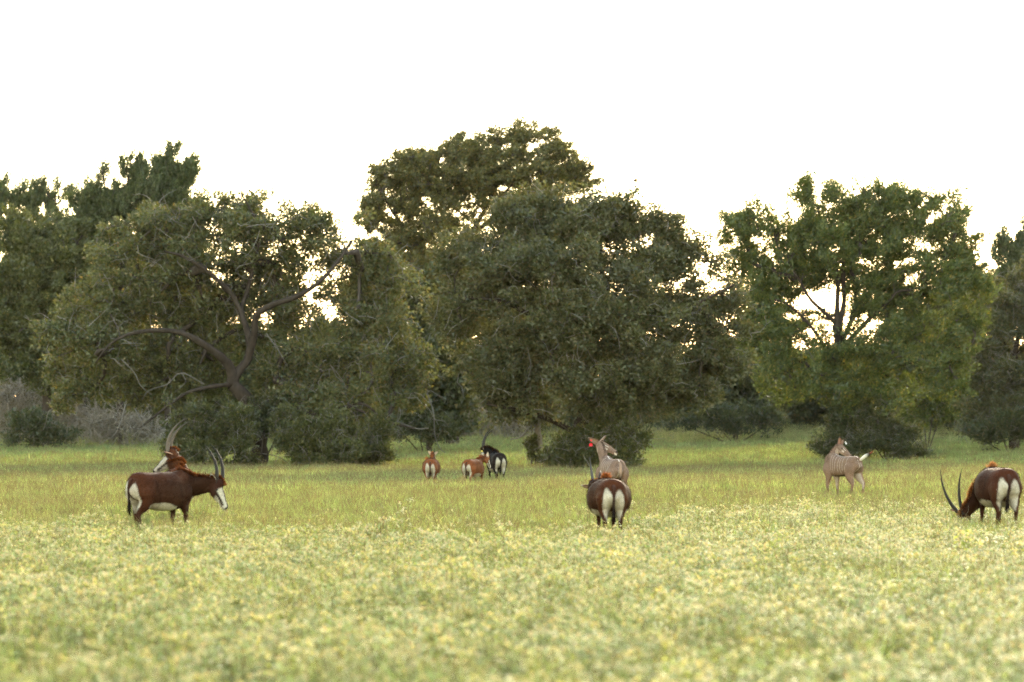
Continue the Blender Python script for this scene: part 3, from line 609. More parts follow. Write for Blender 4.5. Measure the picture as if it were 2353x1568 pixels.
    def ear(s, side, direction, L=.2, w=.045, inner=(.55, .5, .42), outer=(.25, .12, .06), open_to=None, tip=(.05, .04, .03), f=.0, base=None):
        d = unit(direction); b = s.head_pt(f, side * .075, -.02) if base is None else base
        o = np.asarray(open_to if open_to is not None else s.hf, float); o = unit(o - d * np.dot(o, d)); a = np.cross(d, o)
        nt, na = 10, 7; t = np.linspace(0, 1, nt); V = []; C = []
        for back in (0, 1):
            for tt in t:
                ww = w * (math.sin(math.pi * min(1, (tt * .93 + .07)) ** .75) ** .8 if tt < 1 else 0.02) + .004
                for q in np.linspace(-1, 1, na):
                    cup = w * .9 * (q * q - .6) * (1 - tt * .5)
                    V.append(b + d * L * tt + a * ww * q + o * cup - o * .006 * back)
                    if back: c = np.asarray(outer)
                    else: c = np.asarray(inner) * (1.1 if abs(q) < .6 else .8)
                    if tt > .85: c = c * .4 + np.asarray(tip) * .6
                    C.append(c)
        i = (np.arange(nt - 1)[:, None] * na + np.arange(na - 1)[None]).reshape(-1, 1); Q = np.concatenate([i, i + 1, i + na + 1, i + na], 1)
        k = nt * na; e = []
        for x in range(nt - 1): e += [[x * na, (x + 1) * na, k + (x + 1) * na, k + x * na], [x * na + na - 1, k + x * na + na - 1, k + (x + 1) * na + na - 1, (x + 1) * na + na - 1]]
        for x in range(na - 1): e += [[(nt - 1) * na + x, (nt - 1) * na + x + 1, k + (nt - 1) * na + x + 1, k + (nt - 1) * na + x]]
        mb = MB(); mb.add(np.array(V), np.concatenate([Q, Q[:, ::-1] + k, np.array(e)]), None, np.array(C)); o_ = mb.build('ear', M_FUR, s.root, True)
        s.last_ear = (b, d, a, o); return b + d * L * .6
    def horn(s, side, d0, bend, L=.7, turn=70, r0=.026, out=.12, rings=24, f=.08, col=(.022, .019, .018), bow=1.0, off=(0, 0, 0)):
        b = s.head_pt(f, side * .045, .025) + np.asarray(off) * side; d0 = unit(d0); bd = unit(np.asarray(bend) - d0 * np.dot(bend, d0)); n = 120
        p = b.copy(); P = []; Rr = []; C = []
        for k in range(n):
            t = k / (n - 1); a = R(turn) * (t ** bow - .0)
            d = d0 * math.cos(a) + bd * math.sin(a) + s.hr * side * out * (1 - .6 * t)
            P.append(p.copy()); p = p + unit(d) * L / n
            ridge = max(0., 1 - t / .72) ** .3 * (.5 + .5 * math.cos(2 * math.pi * rings * min(t / .72, 1)))
            Rr.append((r0 * (1 - t) ** .75 + .003) * (.88 + .2 * ridge)); C.append(np.asarray(col) * (.6 + 1.3 * ridge))
        V, Q = tube(P, Rr, 10); mb = MB(); mb.add(V, Q, None, np.repeat(np.array(C), 10, 0)); mb.build('horn', M_HORN, s.root, True)
    def mane(s, t0=.0, t1=.95, n=700, L=.14, c0=(.16, .05, .02), c1=(.45, .16, .045), extra=None, lean=(0, 0, 0), w=.007, spread=.35, back=.3):
        mb = MB(); K = len(s.neck); V = []; C = []
        for _ in range(n):
            t = t0 + (t1 - t0) * rng.random(); q = t * (K - 1); i_ = int(q); fr = q - i_; i2 = min(i_ + 1, K - 1)
            p = s.neck[i_] * (1 - fr) + s.neck[i2] * fr; d = unit(s.neck_d[i_] * (1 - fr) + s.neck_d[i2] * fr); r = s.neck_r[i_] * (1 - fr) + s.neck_r[i2] * fr
            tn = unit(s.neck[i2] - s.neck[max(i_ - 1, 0)]); rt = np.cross(tn, d)
            b = p + d * r * .93 + rt * rng.normal() * .018
            g = unit(d + rt * rng.normal() * spread + tn * (rng.normal() * .25 - back) + np.asarray(lean)); l = L * rng.uniform(.5, 1.15) * (.55 + .45 * math.sin(math.pi * min(1, (t - t0) / (t1 - t0) + .1)))
            V.append((b, g, l)); C.append(np.asarray(c0) + (np.asarray(c1) - c0) * rng.random())
        if extra:
            for b0, g0, l0, m, sp in extra:
                for _ in range(m):
                    V.append((np.asarray(b0) + rng.normal(size=3) * .02, unit(np.asarray(g0) + rng.normal(size=3) * sp), l0 * rng.uniform(.6, 1.1))); C.append(np.asarray(c0) + (np.asarray(c1) - c0) * rng.random())
        B = np.array([x[0] for x in V]); G = np.array([x[1] for x in V]); Ln = np.array([x[2] for x in V])[:, None]; C = np.array(C)
        A = unit(np.cross(G, rng.normal(size=G.shape))) * w; sag = np.array([0, 0, -.12]) * Ln
        VV = np.stack([B - A, B + A, B + G * Ln * .55 + A * .8, B + G * Ln * .55 - A * .8, B + G * Ln + sag], 1).reshape(-1, 3); k = np.arange(len(B))[:, None] * 5
        CC = np.stack([C * .7, C * .7, C, C, C * 1.25], 1).reshape(-1, 3)
        mb.add(VV, k + np.array([[0, 1, 2, 3]]), k + np.array([[3, 2, 4]]), CC); tag(mb.build('mane', M_HAIR, s.root), kind='stuff')
    def tail(s, pts, rad, cols, tuft=None):
        P = catmull(np.array(pts), 5); rr = catmull(np.array([[r, 0, 0] for r in rad]), 5)[:, 0]; cc = catmull(np.array(cols), 5)
        V, Q = tube(P, np.maximum(rr, .004), 10); mb = MB(); mb.add(V, Q, None, np.repeat(np.clip(cc, 0, 1), 10, 0)); o = mb.build('tail', M_FUR, s.root, True)
        if tuft:
            n, L, c = tuft; T = unit(P[-1] - P[-3]); B = P[-6 + rng.integers(0, 6, n)] + rng.normal(size=(n, 3)) * .008; G = unit(T + rng.normal(size=(n, 3)) * .22); Ln = L * rng.uniform(.5, 1.1, (n, 1)); A = unit(np.cross(G, rng.normal(size=G.shape))) * .006
            VV = np.stack([B - A, B + A, B + G * Ln], 1).reshape(-1, 3); m2 = MB(); m2.add(VV, None, np.arange(n * 3).reshape(-1, 3), np.tile(np.asarray(c), (n * 3, 1)) * rng.uniform(.6, 1.3, (n * 3, 1))); tag(m2.build('tail_tuft', M_HAIR, o), kind='stuff')
    def ear_tag(s, pos, normal, right, size, col, spots=None):
        n = unit(normal); r = unit(np.asarray(right) - n * np.dot(right, n)); u_ = np.cross(n, r); w, h = size; mb = MB()
        out = [(-w * .3, h * .5), (-w * .5, h * .2), (-w * .5, -h * .5), (w * .5, -h * .5), (w * .5, h * .2), (w * .3, h * .5)]
        m = len(out); V = [pos + r * a + u_ * b + n * z for z in (.004, -.004) for a, b in out]
        Q = [[k, (k + 1) % m, m + (k + 1) % m, m + k] for k in range(m)]
        T = [[0, k, k + 1] for k in range(1, m - 1)] + [[m, m + k + 1, m + k] for k in range(1, m - 1)]
        mb.add(np.array(V), Q, T, col); t = mb.build('ear_tag', M_TAG, s.root)
        if spots:
            for a, b, ww, hh, c in spots:
                V = [pos + r * (a + x) * w + u_ * (b + y) * h + n * z for z in (.007, .003) for x, y in ((-ww, -hh), (ww, -hh), (ww, hh), (-ww, hh))]
                mb = MB(); mb.add(np.array(V), [[0, 1, 2, 3], [7, 6, 5, 4], [0, 4, 5, 1], [1, 5, 6, 2], [2, 6, 7, 3], [3, 7, 4, 0]], None, c); mb.build('tag_mark', M_TAG, t)

# --- sable antelope
def sable_profile(fat=1.0):
    return [(-.80, 1.00, .07, .10), (-.765, .985, .18, .20), (-.66, .965, .26, .27), (-.48, .94, .285 * (1 + (fat - 1) * .5), .295), (-.34, .905, .29 * fat, .335), (-.16, .86, .35 * fat, .38), (.05, .845, .36 * fat, .39), (.28, .86, .315 * fat, .385),
            (.45, .92, .24, .345), (.58, .94, .18, .28), (.68, .94, .10, .16)]
def sable_paint(base, top, white=(.46, .41, .34), leg=(.05, .02, .012), belly=.70, headc=None, rump=1.0):
    base = np.array(base); top = np.array(top)
    def f(s, V, N, H):
        x, y, z = V.T; C = np.tile(base, (len(V), 1))
        nz = vnoise(V, 6.0, 3.1)
        C = mixc(C, top, sstep(.95, 1.2, z + .06 * nz) * .75 * (x < .55))
        C = mixc(C, top, .35 * sstep(-.35, -.6, x) * sstep(.45, .7, z) * (1 - sstep(.9, 1.1, z)))
        C = C * (1 + np.array([.26, .12, .05]) * sstep(-.32, -.5, x)[:, None])
        C = mixc(C, leg, sstep(.5, .36, z + .04 * nz))
        bl = (x > -.50) & (x < .22)
        C = mixc(C, white, sstep(belly, belly - .04, z + .03 * nz + .20 * np.abs(x + .22) + .05) * sstep(.05, -.15, N[:, 2]) * bl * (z > .42))
        ay = np.abs(y); e = ((ay - .118) / (.088 * rump)) ** 2 + ((z - .745 + .03 * nz) / .265) ** 2
        C = mixc(C, white, sstep(1.35, .8, e + .22 * nz) * sstep(-.05, -.22, N[:, 0] + .04 * nz) * (x < -.45) * sstep(.022, .034, ay))
        C = mixc(C, np.array(white) * .85, sstep(.0, .6, -N[:, 1] * np.sign(y)) * (x < -.4) * (z > .42) * (z < .62) * .8)
        C = mixc(C, leg, ((ay < .028) & (x < -.6) & (z < 1.06) & (z > .5)) * .9)
        hd = (np.abs(H[:, 1]) < .13) & (H[:, 0] > -.12) & (H[:, 0] < 1.1) & (H[:, 2] > -.24) & (H[:, 2] < .1)
        ff, rr, uu = H[:, 0], np.abs(H[:, 1]), H[:, 2]
        hc = np.tile(np.array(headc if headc is not None else base * .9), (len(V), 1))
        jaw = sstep(-.080, -.10, uu + .10 * (ff - .60)) * sstep(.40, .50, ff)
        hc = mixc(hc, white, jaw)
        hc = mixc(hc, np.array(white) * .8, sstep(.78, .86, ff))
        stripe = sstep(.018, .024, rr) * sstep(-.055, -.035, uu + .04 * (ff - .3)) * sstep(.24, .32, ff)
        hc = mixc(hc, white, stripe * (rr > .02))
        hc = mixc(hc, (.02, .014, .012), sstep(.022, .016, rr) * (uu > -.06) * sstep(.2, .3, ff))
        band = np.abs(uu + .062 + .05 * (ff - .3)); hc = mixc(hc, (.03, .018, .014), sstep(.022, .014, band) * sstep(.2, .3, ff) * (ff < .86) * (rr > .02))
        hc = mixc(hc, (.03, .025, .025), sstep(.95, .985, ff) * (uu > -.1))
        m = hd & (H[:, 0] > .0); C[m] = hc[m]
        big = vnoise(V, 2.2, 7.7)[:, None] * 1.5
        fold_shade = np.exp(-((x + .30 + .25 * (z - .8) + .02 * nz) / .025) ** 2) * (z < 1.08) * .30 + np.exp(-((x - .27 + .3 * (z - .8)) / .03) ** 2) * (z < 1.05) * .28  # shade of skin folds at flank and shoulder, painted into the coat colour
        C = C * (1 - fold_shade[:, None]) * (1 - .25 * sstep(.3, .6, x)[:, None] * (~hd)[:, None])
        return np.clip(C * (1 + .12 * nz[:, None]) * (1 + np.array([.22, .28, .30]) * big), .003, 1)
    return f

BROWN, BROWN_T = (.038, .0150, .0082), (.066, .0225, .0095)
G_SAB = 'horned brown antelope in the meadow'

def sable_tail(b, z0=1.10, sway=0.0):
    b.tail([(-.76, 0, z0), (-.815, 0, z0 - .06), (-.835, sway * .3, z0 - .22), (-.82, sway * .7, z0 - .42), (-.80, sway, z0 - .60)], [.03, .032, .026, .022, .026], [(.07, .03, .02), (.05, .02, .012), (.03, .013, .01), (.02, .012, .01), (.015, .01, .01)], (220, .17, (.02, .013, .011)))

# 1 left, side view, head lowered
b = Beast('sable_antelope', 'dark brown horned antelope on the left, seen from the side with lowered head', 'antelope', G_SAB, 372, 110, 46, 1.04)
b.torso(sable_profile(1.0))
b.leg_hind(1, .10); b.leg_hind(-1, -.06); b.leg_fore(1, -.05); b.leg_fore(-1, .06)
poll = b.view((489 - 372) / 110, .70, (1230 - 1113) / 110)
b.neck_head([(.38, 0, .98), (.60, -.02, .95), (.80, -.06, .95)], (.20, .33), poll, b.view(.50, -.10, -.84, False), b.view(.80, -.1, .5, False), hl=.57, hsz=1.28, w1=(.115, .185), dorsal=(.0, 0, 1))
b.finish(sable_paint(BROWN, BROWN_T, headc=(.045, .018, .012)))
sable_tail(b, sway=.03)
for sd_ in (-1, 1): b.horn(sd_, b.view(.26, 0, .97, False), b.view(-1, .0, .0, False), L=.84, turn=62, r0=.046, out=.05, f=.06, off=b.view(-.045, 0, -.01))
b.ear(1, b.view(-.25, -.35, .8, False), .22, .06, (.5, .46, .40), (.2, .09, .05), open_to=b.view(.1, -1, 0, False)); b.ear(-1, b.view(-.3, .6, .7, False), .2, .05, open_to=b.view(0, 1, 0, False))
b.mane(.02, .92, 1000, .13, (.06, .022, .012), (.20, .065, .022), lean=(-.15, 0, 0), extra=[((.46, 0, 1.27), (-.3, -.2, .9), .10, 160, .4)])

# 2 behind it, only neck, head and back show
b = Beast('sable_antelope', 'chestnut horned antelope looking left, half hidden behind the side-on antelope', 'antelope', G_SAB, 412, 100, 98, 1.06)
b.torso(sable_profile(1.02))
b.leg_hind(1, .05); b.leg_hind(-1, -.03); b.leg_fore(1); b.leg_fore(-1)
poll = b.view((388 - 412) / 100, .62, (1209 - 1049) / 100)
b.neck_head([(.40, 0, 1.0), (.56, .02, 1.18), tuple(poll * .55 + np.array((.62, .0, 1.22)) * .45)], (.18, .29), poll, b.view(-.78, -.28, -.56, False), b.view(-.58, -.1, .8, False), hl=.56, hsz=1.25, w1=(.14, .21), dorsal=b.view(.8, -.4, .35, False))
b.finish(sable_paint((.054, .0195, .0095), (.09, .030, .0115), headc=(.055, .021, .012)))
sable_tail(b)
for sd_ in (-1, 1): b.horn(sd_, b.view(-.18, 0, 1, False), b.view(1, .05, 0, False), L=.95, turn=80, r0=.044, out=.05, f=.08, col=(.10, .08, .066), off=b.view(.045, 0, -.03))
b.ear(-1, b.view(-.85, -.35, .28, False), .22, .05, (.30, .2, .15), (.36, .2, .13), open_to=b.view(-.3, -.3, -1, False)); b.ear(1, b.view(.5, .7, .4, False), .2, .05)
b.mane(.25, .80, 900, .10, (.07, .023, .010), (.26, .082, .022), lean=b.view(.25, -.3, .1, False), extra=[(b.view(.02, .2, 1.36), b.view(.2, -.4, .5, False), .10, 120, .45)])

# 3 young, rump to the camera
RUST, RUST_T = (.145, .055, .024), (.17, .063, .026)
b = Beast('sable_antelope', 'rust-brown young antelope with short straight horns seen from behind, leftmost of the far three', 'antelope', 'young antelope in the middle of the meadow', 991, 58, 88, .93)
b.torso(sable_profile(1.06)); b.leg_hind(1); b.leg_hind(-1, .05); b.leg_fore(1); b.leg_fore(-1)
poll = b.view(2 / 58, .85, (1121 - 1044) / 58)
b.neck_head([(.40, 0, 1.0), (.60, 0, 1.12), (.78, 0, 1.25)], (.17, .25), poll, b.view(.12, .8, -.55, False), b.view(0, .5, .85, False), hl=.5, w1=(.085, .13), dorsal=(-.6, 0, 1))
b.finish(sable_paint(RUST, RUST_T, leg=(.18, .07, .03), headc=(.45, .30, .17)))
sable_tail(b)
for sd_ in (-1, 1): b.horn(sd_, b.view(0, -.1, 1, False), b.view(0, -1, 0, False), L=.26, turn=15, r0=.022, out=.14, rings=5, f=.05)
b.ear(-1, b.view(-.55, -.5, .75, False), .24, .06, (.7, .55, .4), (.62, .5, .36), open_to=b.view(0, -1, .2, False)); b.ear(1, b.view(.55, -.35, .45, False), .22, .055, (.5, .42, .34), (.5, .42, .34), open_to=b.view(0.2, -1, 0, False))
b.mane(.1, .9, 500, .09, (.28, .09, .03), (.55, .2, .07), extra=[(b.view(-.15, .3, 1.14), b.view(-.8, 0, .4, False), .14, 90, .35)])

# 4 young, three quarter view from behind
b = Beast('sable_antelope', 'rust-brown young antelope with a yellow ear tag, its head turned right', 'antelope', 'young antelope in the middle of the meadow', 1089, 58.5, 66, .90)
b.torso(sable_profile(1.1)); b.leg_hind(1, .04); b.leg_hind(-1, -.04); b.leg_fore(1); b.leg_fore(-1, .05)
poll = b.view((1118 - 1089) / 58.5, .66, (1122 - 1053) / 58.5)
b.neck_head([(.40, 0, 1.0), (.60, 0, 1.1), (.78, 0, 1.2)], (.17, .26), poll, b.view(.42, .25, -.80, False), b.view(.6, .3, .6, False), hl=.5, w1=(.09, .14), dorsal=(-.6, 0, 1))
b.finish(sable_paint(RUST, RUST_T, leg=(.16, .06, .03), headc=(.26, .10, .04)))
sable_tail(b)
b.ear(-1, b.view(-.75, .1, .55, False), .24, .055, (.6, .45, .3), (.55, .3, .15), open_to=b.view(-.2, -1, 0, False)); b.ear(1, b.view(.12, -.1, 1, False), .27, .06, (.6, .5, .42), (.35, .18, .1), open_to=b.view(.4, -1, 0, False))
for sd_ in (-1, 1): b.horn(sd_, b.view(-.05, 0, 1, False), b.view(-1, 0, 0, False), L=.12, turn=10, r0=.014, out=.1, rings=3, f=.05)
b.ear_tag(b.view((1109 - 1089) / 58.5, .62, (1122 - 1063) / 58.5), b.view(0, -1, 0, False), b.view(1, 0, 0, False), (.07, .09), (.85, .42, .02))
b.mane(.05, .85, 700, .12, (.12, .04, .02), (.35, .12, .05), spread=.5, extra=[((.42, 0, 1.22), (-.2, -.2, 1), .13, 160, .5)])

# 5 the black bull behind them
b = Beast('sable_antelope', 'black horned bull antelope with long curved horns, partly behind the tagged young one', 'antelope', None, 1140, 55, 104, 1.06)
b.torso(sable_profile(1.0)); b.leg_hind(1, .04); b.leg_hind(-1, -.04); b.leg_fore(1); b.leg_fore(-1)
poll = b.view((1114 - 1140) / 55, .92, (1114.5 - 1036) / 55)
b.neck_head([(.40, 0, 1.02), (.58, .02, 1.12), (.74, .08, 1.26)], (.19, .31), poll, b.view(-.55, -.28, -.72, False), b.view(-.6, -.2, .7, False), hl=.58, hsz=1.15, w1=(.11, .18), dorsal=b.view(.6, -.2, 1, False))
b.finish(sable_paint((.011, .008, .008), (.014, .010, .009), leg=(.012, .009, .009), headc=(.016, .012, .012)))
b.tail([(-.76, 0, 1.1), (-.815, 0, 1.04), (-.835, .01, .88), (-.82, .02, .68), (-.80, .02, .5)], [.03, .032, .026, .022, .026], [(.015, .011, .01)] * 5, (200, .17, (.012, .01, .01)))
for sd_ in (-1, 1): b.horn(sd_, b.view(-.22, 0, 1, False), b.view(1, .1, 0, False), L=1.05, turn=76, r0=.044, out=.05, f=.06, off=b.view(.045, 0, -.03))
b.ear(-1, b.view(-.7, -.4, .45, False), .2, .05, (.2, .15, .1), (.05, .03, .02), open_to=b.view(0, -1, 0, False)); b.ear(1, b.view(.5, .5, .5, False), .2, .05)
b.ear_tag(b.view((1107 - 1140) / 55, .78, (1114.5 - 1039) / 55), b.view(0, -1, 0, False), b.view(1, 0, 0, False), (.06, .06), (.80, .62, .12))
b.mane(.0, .97, 1100, .16, (.02, .012, .01), (.08, .035, .02), spread=.4, extra=[((.46, 0, 1.26), b.view(.2, -.3, .9, False), .12, 150, .5)])

# 7 grazing in the middle foreground, rump to the camera
b = Beast('sable_antelope', 'stout dark brown horned antelope seen from behind in front of the red-tagged one', 'antelope', G_SAB, 1399, 112, 95, 1.02)
b.torso(sable_profile(1.24)); b.leg_hind(1, .0, spread=.01, thick=1.12); b.leg_hind(-1, .03, spread=.01, thick=1.12); b.leg_fore(1); b.leg_fore(-1)
poll = b.view(-.235, 1.05, (1234 - 1112) / 112)
b.neck_head([(.40, 0, .98), (.64, .08, 1.0), (.86, .2, 1.02)], (.19, .29), poll, b.view(.10, .5, -.85, False), b.view(0, .8, .5, False), hl=.6, hsz=1.1, w1=(.10, .155), dorsal=(0, 0, 1))
b.finish(sable_paint((.043, .0165, .0082), (.066, .0235, .0098), rump=1.08))
sable_tail(b)
b.horn(-1, b.view(-.12, -.05, 1, False), b.view(0, 1, .1, False), L=.64, turn=14, r0=.042, out=.02, f=.06, col=(.07, .065, .065)); b.horn(1, b.view(.1, .2, .9, False), b.view(.1, 1, .1, False), L=.5, turn=70, r0=.032, out=.0, f=.06)
b.ear(-1, b.view(-1, -.1, .12, False), .22, .055, (.3, .2, .15), (.24, .12, .08), open_to=b.view(0, -.6, -.6, False), tip=(.5, .42, .34)); b.ear(1, b.view(.6, .2, .1, False), .2, .05)
b.mane(.3, .8, 40, .06, (.08, .028, .012), (.36, .11, .03), extra=[(b.view(-.05, .42, 1.19), b.view(.02, -.05, 1, False), .21, 420, .26)])

# 9 right edge, grazing
b = Beast('sable_antelope', 'dark brown horned antelope grazing at the right edge with its horns above the weeds', 'antelope', G_SAB, 2291, 108, 97, 1.09, .05)
b.torso(sable_profile(1.2)); b.leg_hind(1, .06, spread=.01, thick=1.1); b.leg_hind(-1, -.07, spread=.02, thick=1.1); b.leg_fore(1, .1); b.leg_fore(-1, -.1)
poll = b.view((2228 - 2291) / 108, .95, .36)
b.neck_head([(.40, 0, .92), (.62, .06, .80), (.82, .14, .62)], (.19, .28), poll, b.view(-.12, .05, -1, False), b.view(-.75, -.65, .05, False), hl=.52, hsz=1.1, w1=(.10, .15), dorsal=b.view(-.3, .5, .7, False))
b.finish(sable_paint((.039, .0150, .0085), (.060, .021, .010), rump=1.08))
sable_tail(b, sway=.04)
b.horn(1, b.view(-.78, -.1, .62, False), b.view(.35, 0, .9, False), L=1.0, turn=50, r0=.040, out=.0, f=.04, rings=26, bow=.8); b.horn(-1, b.view(-.36, -.1, .92, False), b.view(.9, 0, .3, False), L=.94, turn=38, r0=.040, out=.0, f=.04, rings=26)
b.ear(-1, b.view(.15, -.4, .9, False), .22, .055, (.28, .24, .2), (.1, .05, .03), open_to=b.view(-.5, -1, 0, False), base=b.poll + b.view(.05, -.06, .0)); b.ear(1, b.view(-.7, .4, .2, False), .2, .05)
b.mane(.15, .85, 700, .12, (.16, .06, .025), (.46, .2, .07), lean=b.view(-.4, -.3, 0, False), extra=[(b.view(-.02, .46, 1.26), b.view(.0, 0, 1, False), .21, 420, .26)])

# --- kudu cows
def kudu_profile():
    return [(-.80, 1.10, .06, .09), (-.765, 1.08, .15, .17), (-.66, 1.07, .215, .24), (-.48, 1.05, .235, .26), (-.22, 1.005, .255, .30), (.05, .995, .26, .315), (.28, 1.02, .235, .335), (.45, 1.08, .185, .335), (.58, 1.08, .15, .27), (.68, 1.07, .09, .16)]
def kudu_paint(base=(.235, .155, .118), stripes=(-.44, -.27, -.17, -.07, .07, .18, .28), flank=(.25, .16, .115), sw=1.0, op=.30):
    base = np.array(base)
    def f(s, V, N, H):
        x, y, z = V.T; nz = vnoise(V, 5.0, 1.7); C = np.tile(base, (len(V), 1))
        C = mixc(C, flank, sstep(.9, .7, z))
        C = mixc(C, (.50, .42, .37), sstep(.25, .7, -N[:, 1] * np.sign(y)) * (z < .78) * (z > .3) * .8)
        C = mixc(C, (.13, .085, .06), sstep(.45, .3, z) * .4)
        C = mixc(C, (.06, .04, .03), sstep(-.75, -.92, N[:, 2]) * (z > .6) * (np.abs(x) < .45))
        W_ = (.78, .70, .62)
        for k, x0 in enumerate(stripes):
            lean = .10 * (1.30 - z) * (1 if k > 1 else -.35) + .025 * np.sin(z * 9 + k) + .004 * nz
            dd = np.abs(x - x0 - lean * (-1 if k > 1 else 1) * .6)
            C = mixc(C, W_, sstep(.015 * sw, .004 * sw, dd) * (z > .82 + .05 * math.sin(k * 2.1)) * (z < 1.34) * op)
        C = mixc(C, W_, sstep(.013, .006, np.abs(y)) * (N[:, 2] > .2) * (x < .3) * (x > -.75) * .9)
        C = mixc(C, W_, sstep(.012, .005, np.abs(np.abs(y) - .03 - .10 * np.clip(1.12 - z, 0, 1))) * (x < -.62) * (z < 1.12) * (z > .72) * .5)
        hd = (np.abs(H[:, 1]) < .13) & (H[:, 0] > .02) & (H[:, 0] < 1.1) & (H[:, 2] > -.24) & (H[:, 2] < .1)
        ff, rr, uu = H[:, 0], np.abs(H[:, 1]), H[:, 2]
        hc = np.tile(np.array((.22, .148, .112)), (len(V), 1))
        hc = mixc(hc, (.45, .36, .29), sstep(-.10, -.14, uu) * .7)
        hc = mixc(hc, (.6, .52, .45), sstep(.03, .015, np.abs(uu + .085)) * sstep(.1, .05, np.abs(ff - .42)) * .8)
        hc = mixc(hc, (.75, .70, .64), sstep(.84, .92, ff) * sstep(-.075, -.10, uu))
        hc = mixc(hc, (.03, .025, .022), sstep(.90, .95, ff) * sstep(-.085, -.06, uu))
        hc = mixc(hc, (.6, .53, .46), sstep(.012, .006, np.abs(uu + .015 + .04 * (ff - .3))) * (ff > .3) * (ff < .52) * .7)
        C[hd] = hc[hd]
        return np.clip(C * (1 + .08 * nz[:, None]), .003, 1)
    return f
G_KUDU = 'striped hornless antelope'

# 6 centre kudu, red tag
b = Beast('kudu_antelope', 'fawn hornless antelope with white stripes and a red ear tag, looking right', 'antelope', G_KUDU, 1404, 82, 105, 1.06)
b.torso(kudu_profile()); [b.leg_hind(q, 0, 1.12) for q in (1, -1)]; [b.leg_fore(q, 0, 1.12) for q in (1, -1)]
poll = b.view((1381 - 1404) / 82, .78, (1171 - 1019) / 82)
b.neck_head([(.42, 0, 1.12), (.54, .03, 1.30), (.60, .06, 1.48)], (.15, .26), poll, b.view(.90, -.18, -.38, False), b.view(.4, 0, .9, False), hl=.53, hsz=1.1, w1=(.085, .12), dorsal=b.view(-.25, -1, .2, False))
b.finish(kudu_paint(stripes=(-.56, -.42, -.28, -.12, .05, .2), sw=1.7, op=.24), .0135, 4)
p1 = b.ear(-1, b.view(-.88, -.15, .42, False), .37, .085, (.30, .2, .16), (.26, .17, .13), open_to=b.view(0, -.8, -.6, False)); b.ear(1, b.view(.55, .2, .62, False), .28, .07, (.35, .25, .2), (.24, .16, .12), open_to=b.view(.8, -.3, -.4, False))
b.ear_tag(b.view((1359 - 1404) / 82, .62, (1171 - 1024) / 82), b.view(0, -1, 0, False), b.view(1, 0, 0, False), (.09, .085), (.75, .012, .025), [(-.25, -.2, .06, .22, (.35, .01, .02)), (.22, -.25, .18, .06, (.35, .01, .02))])
b.ear_tag(b.view((1360 - 1404) / 82, .60, (1171 - 1014) / 82), b.view(0, -1, 0, False), b.view(1, 0, 0, False), (.038, .038), (.85, .015, .03))
b.tail([(-.78, 0, 1.22), (-.84, 0, 1.14), (-.85, 0, .98), (-.84, 0, .8)], [.03, .035, .04, .02], [(.25, .155, .115), (.3, .2, .15), (.3, .2, .15), (.04, .03, .03)], (80, .1, (.03, .02, .02)))
b.mane(.02, .95, 500, .035, (.03, .02, .015), (.07, .045, .035), w=.006, spread=.25)

# 8 right kudu, tail raised
b = Beast('kudu_antelope', 'fawn hornless antelope with white stripes and raised white tail, looking back over its shoulder', 'antelope', G_KUDU, 1934, 71, 126, 1.05)
b.torso(kudu_profile()); b.leg_hind(1, -.02, 1.12, .95, .03); b.leg_hind(-1, -.16, 1.12, .95, .02); b.leg_fore(1, .04, 1.12); b.leg_fore(-1, -.10, 1.12)
poll = b.view((1933 - 1934) / 71, .50, (1148 - 1025) / 71)
b.neck_head([(.42, 0, 1.10), (.46, -.04, 1.26), tuple(np.array((.46, -.08, 1.40)) * .5 + poll * .5)], (.13, .23), poll, b.view(.78, -.35, -.60, False), b.view(.55, 0, .8, False), hl=.54, hsz=1.15, w1=(.078, .105), dorsal=b.view(-.6, -.2, .6, False))
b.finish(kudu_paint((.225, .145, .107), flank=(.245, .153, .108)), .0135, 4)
b.ear(1, b.view(.06, -.1, 1, False), .26, .07, (.26, .14, .10), (.45, .34, .27), open_to=b.view(.5, -1, 0, False), base=b.poll + b.view(-.02, -.08, 0)); b.ear(-1, b.view(.55, .2, .8, False), .27, .065, (.28, .19, .15), (.3, .2, .16), open_to=b.view(.6, -.8, -.2, False))
b.ear_tag(b.view((1947 - 1934) / 71, .40, (1148 - 1020) / 71), b.view(.1, -1, 0, False), b.view(1, 0, .5, False), (.05, .09), (.82, .82, .80), [(0, .15, .22, .1, (.05, .05, .05)), (0, -.2, .22, .1, (.05, .05, .05))])
T0 = np.array((-.79, 0, 1.20)); d1 = b.view(1, -.15, .62, False)
b.tail([T0, T0 + d1 * .05 + (0, 0, -.02), T0 + d1 * .17, T0 + d1 * .29, T0 + d1 * .37], [.028, .045, .055, .035, .012], [(.3, .2, .15), (.55, .48, .40), (.58, .53, .46), (.05, .035, .03), (.25, .10, .06)], (120, .09, (.22, .09, .06)))
b.mane(.02, .95, 400, .035, (.05, .035, .03), (.12, .08, .06), w=.006, spread=.25)

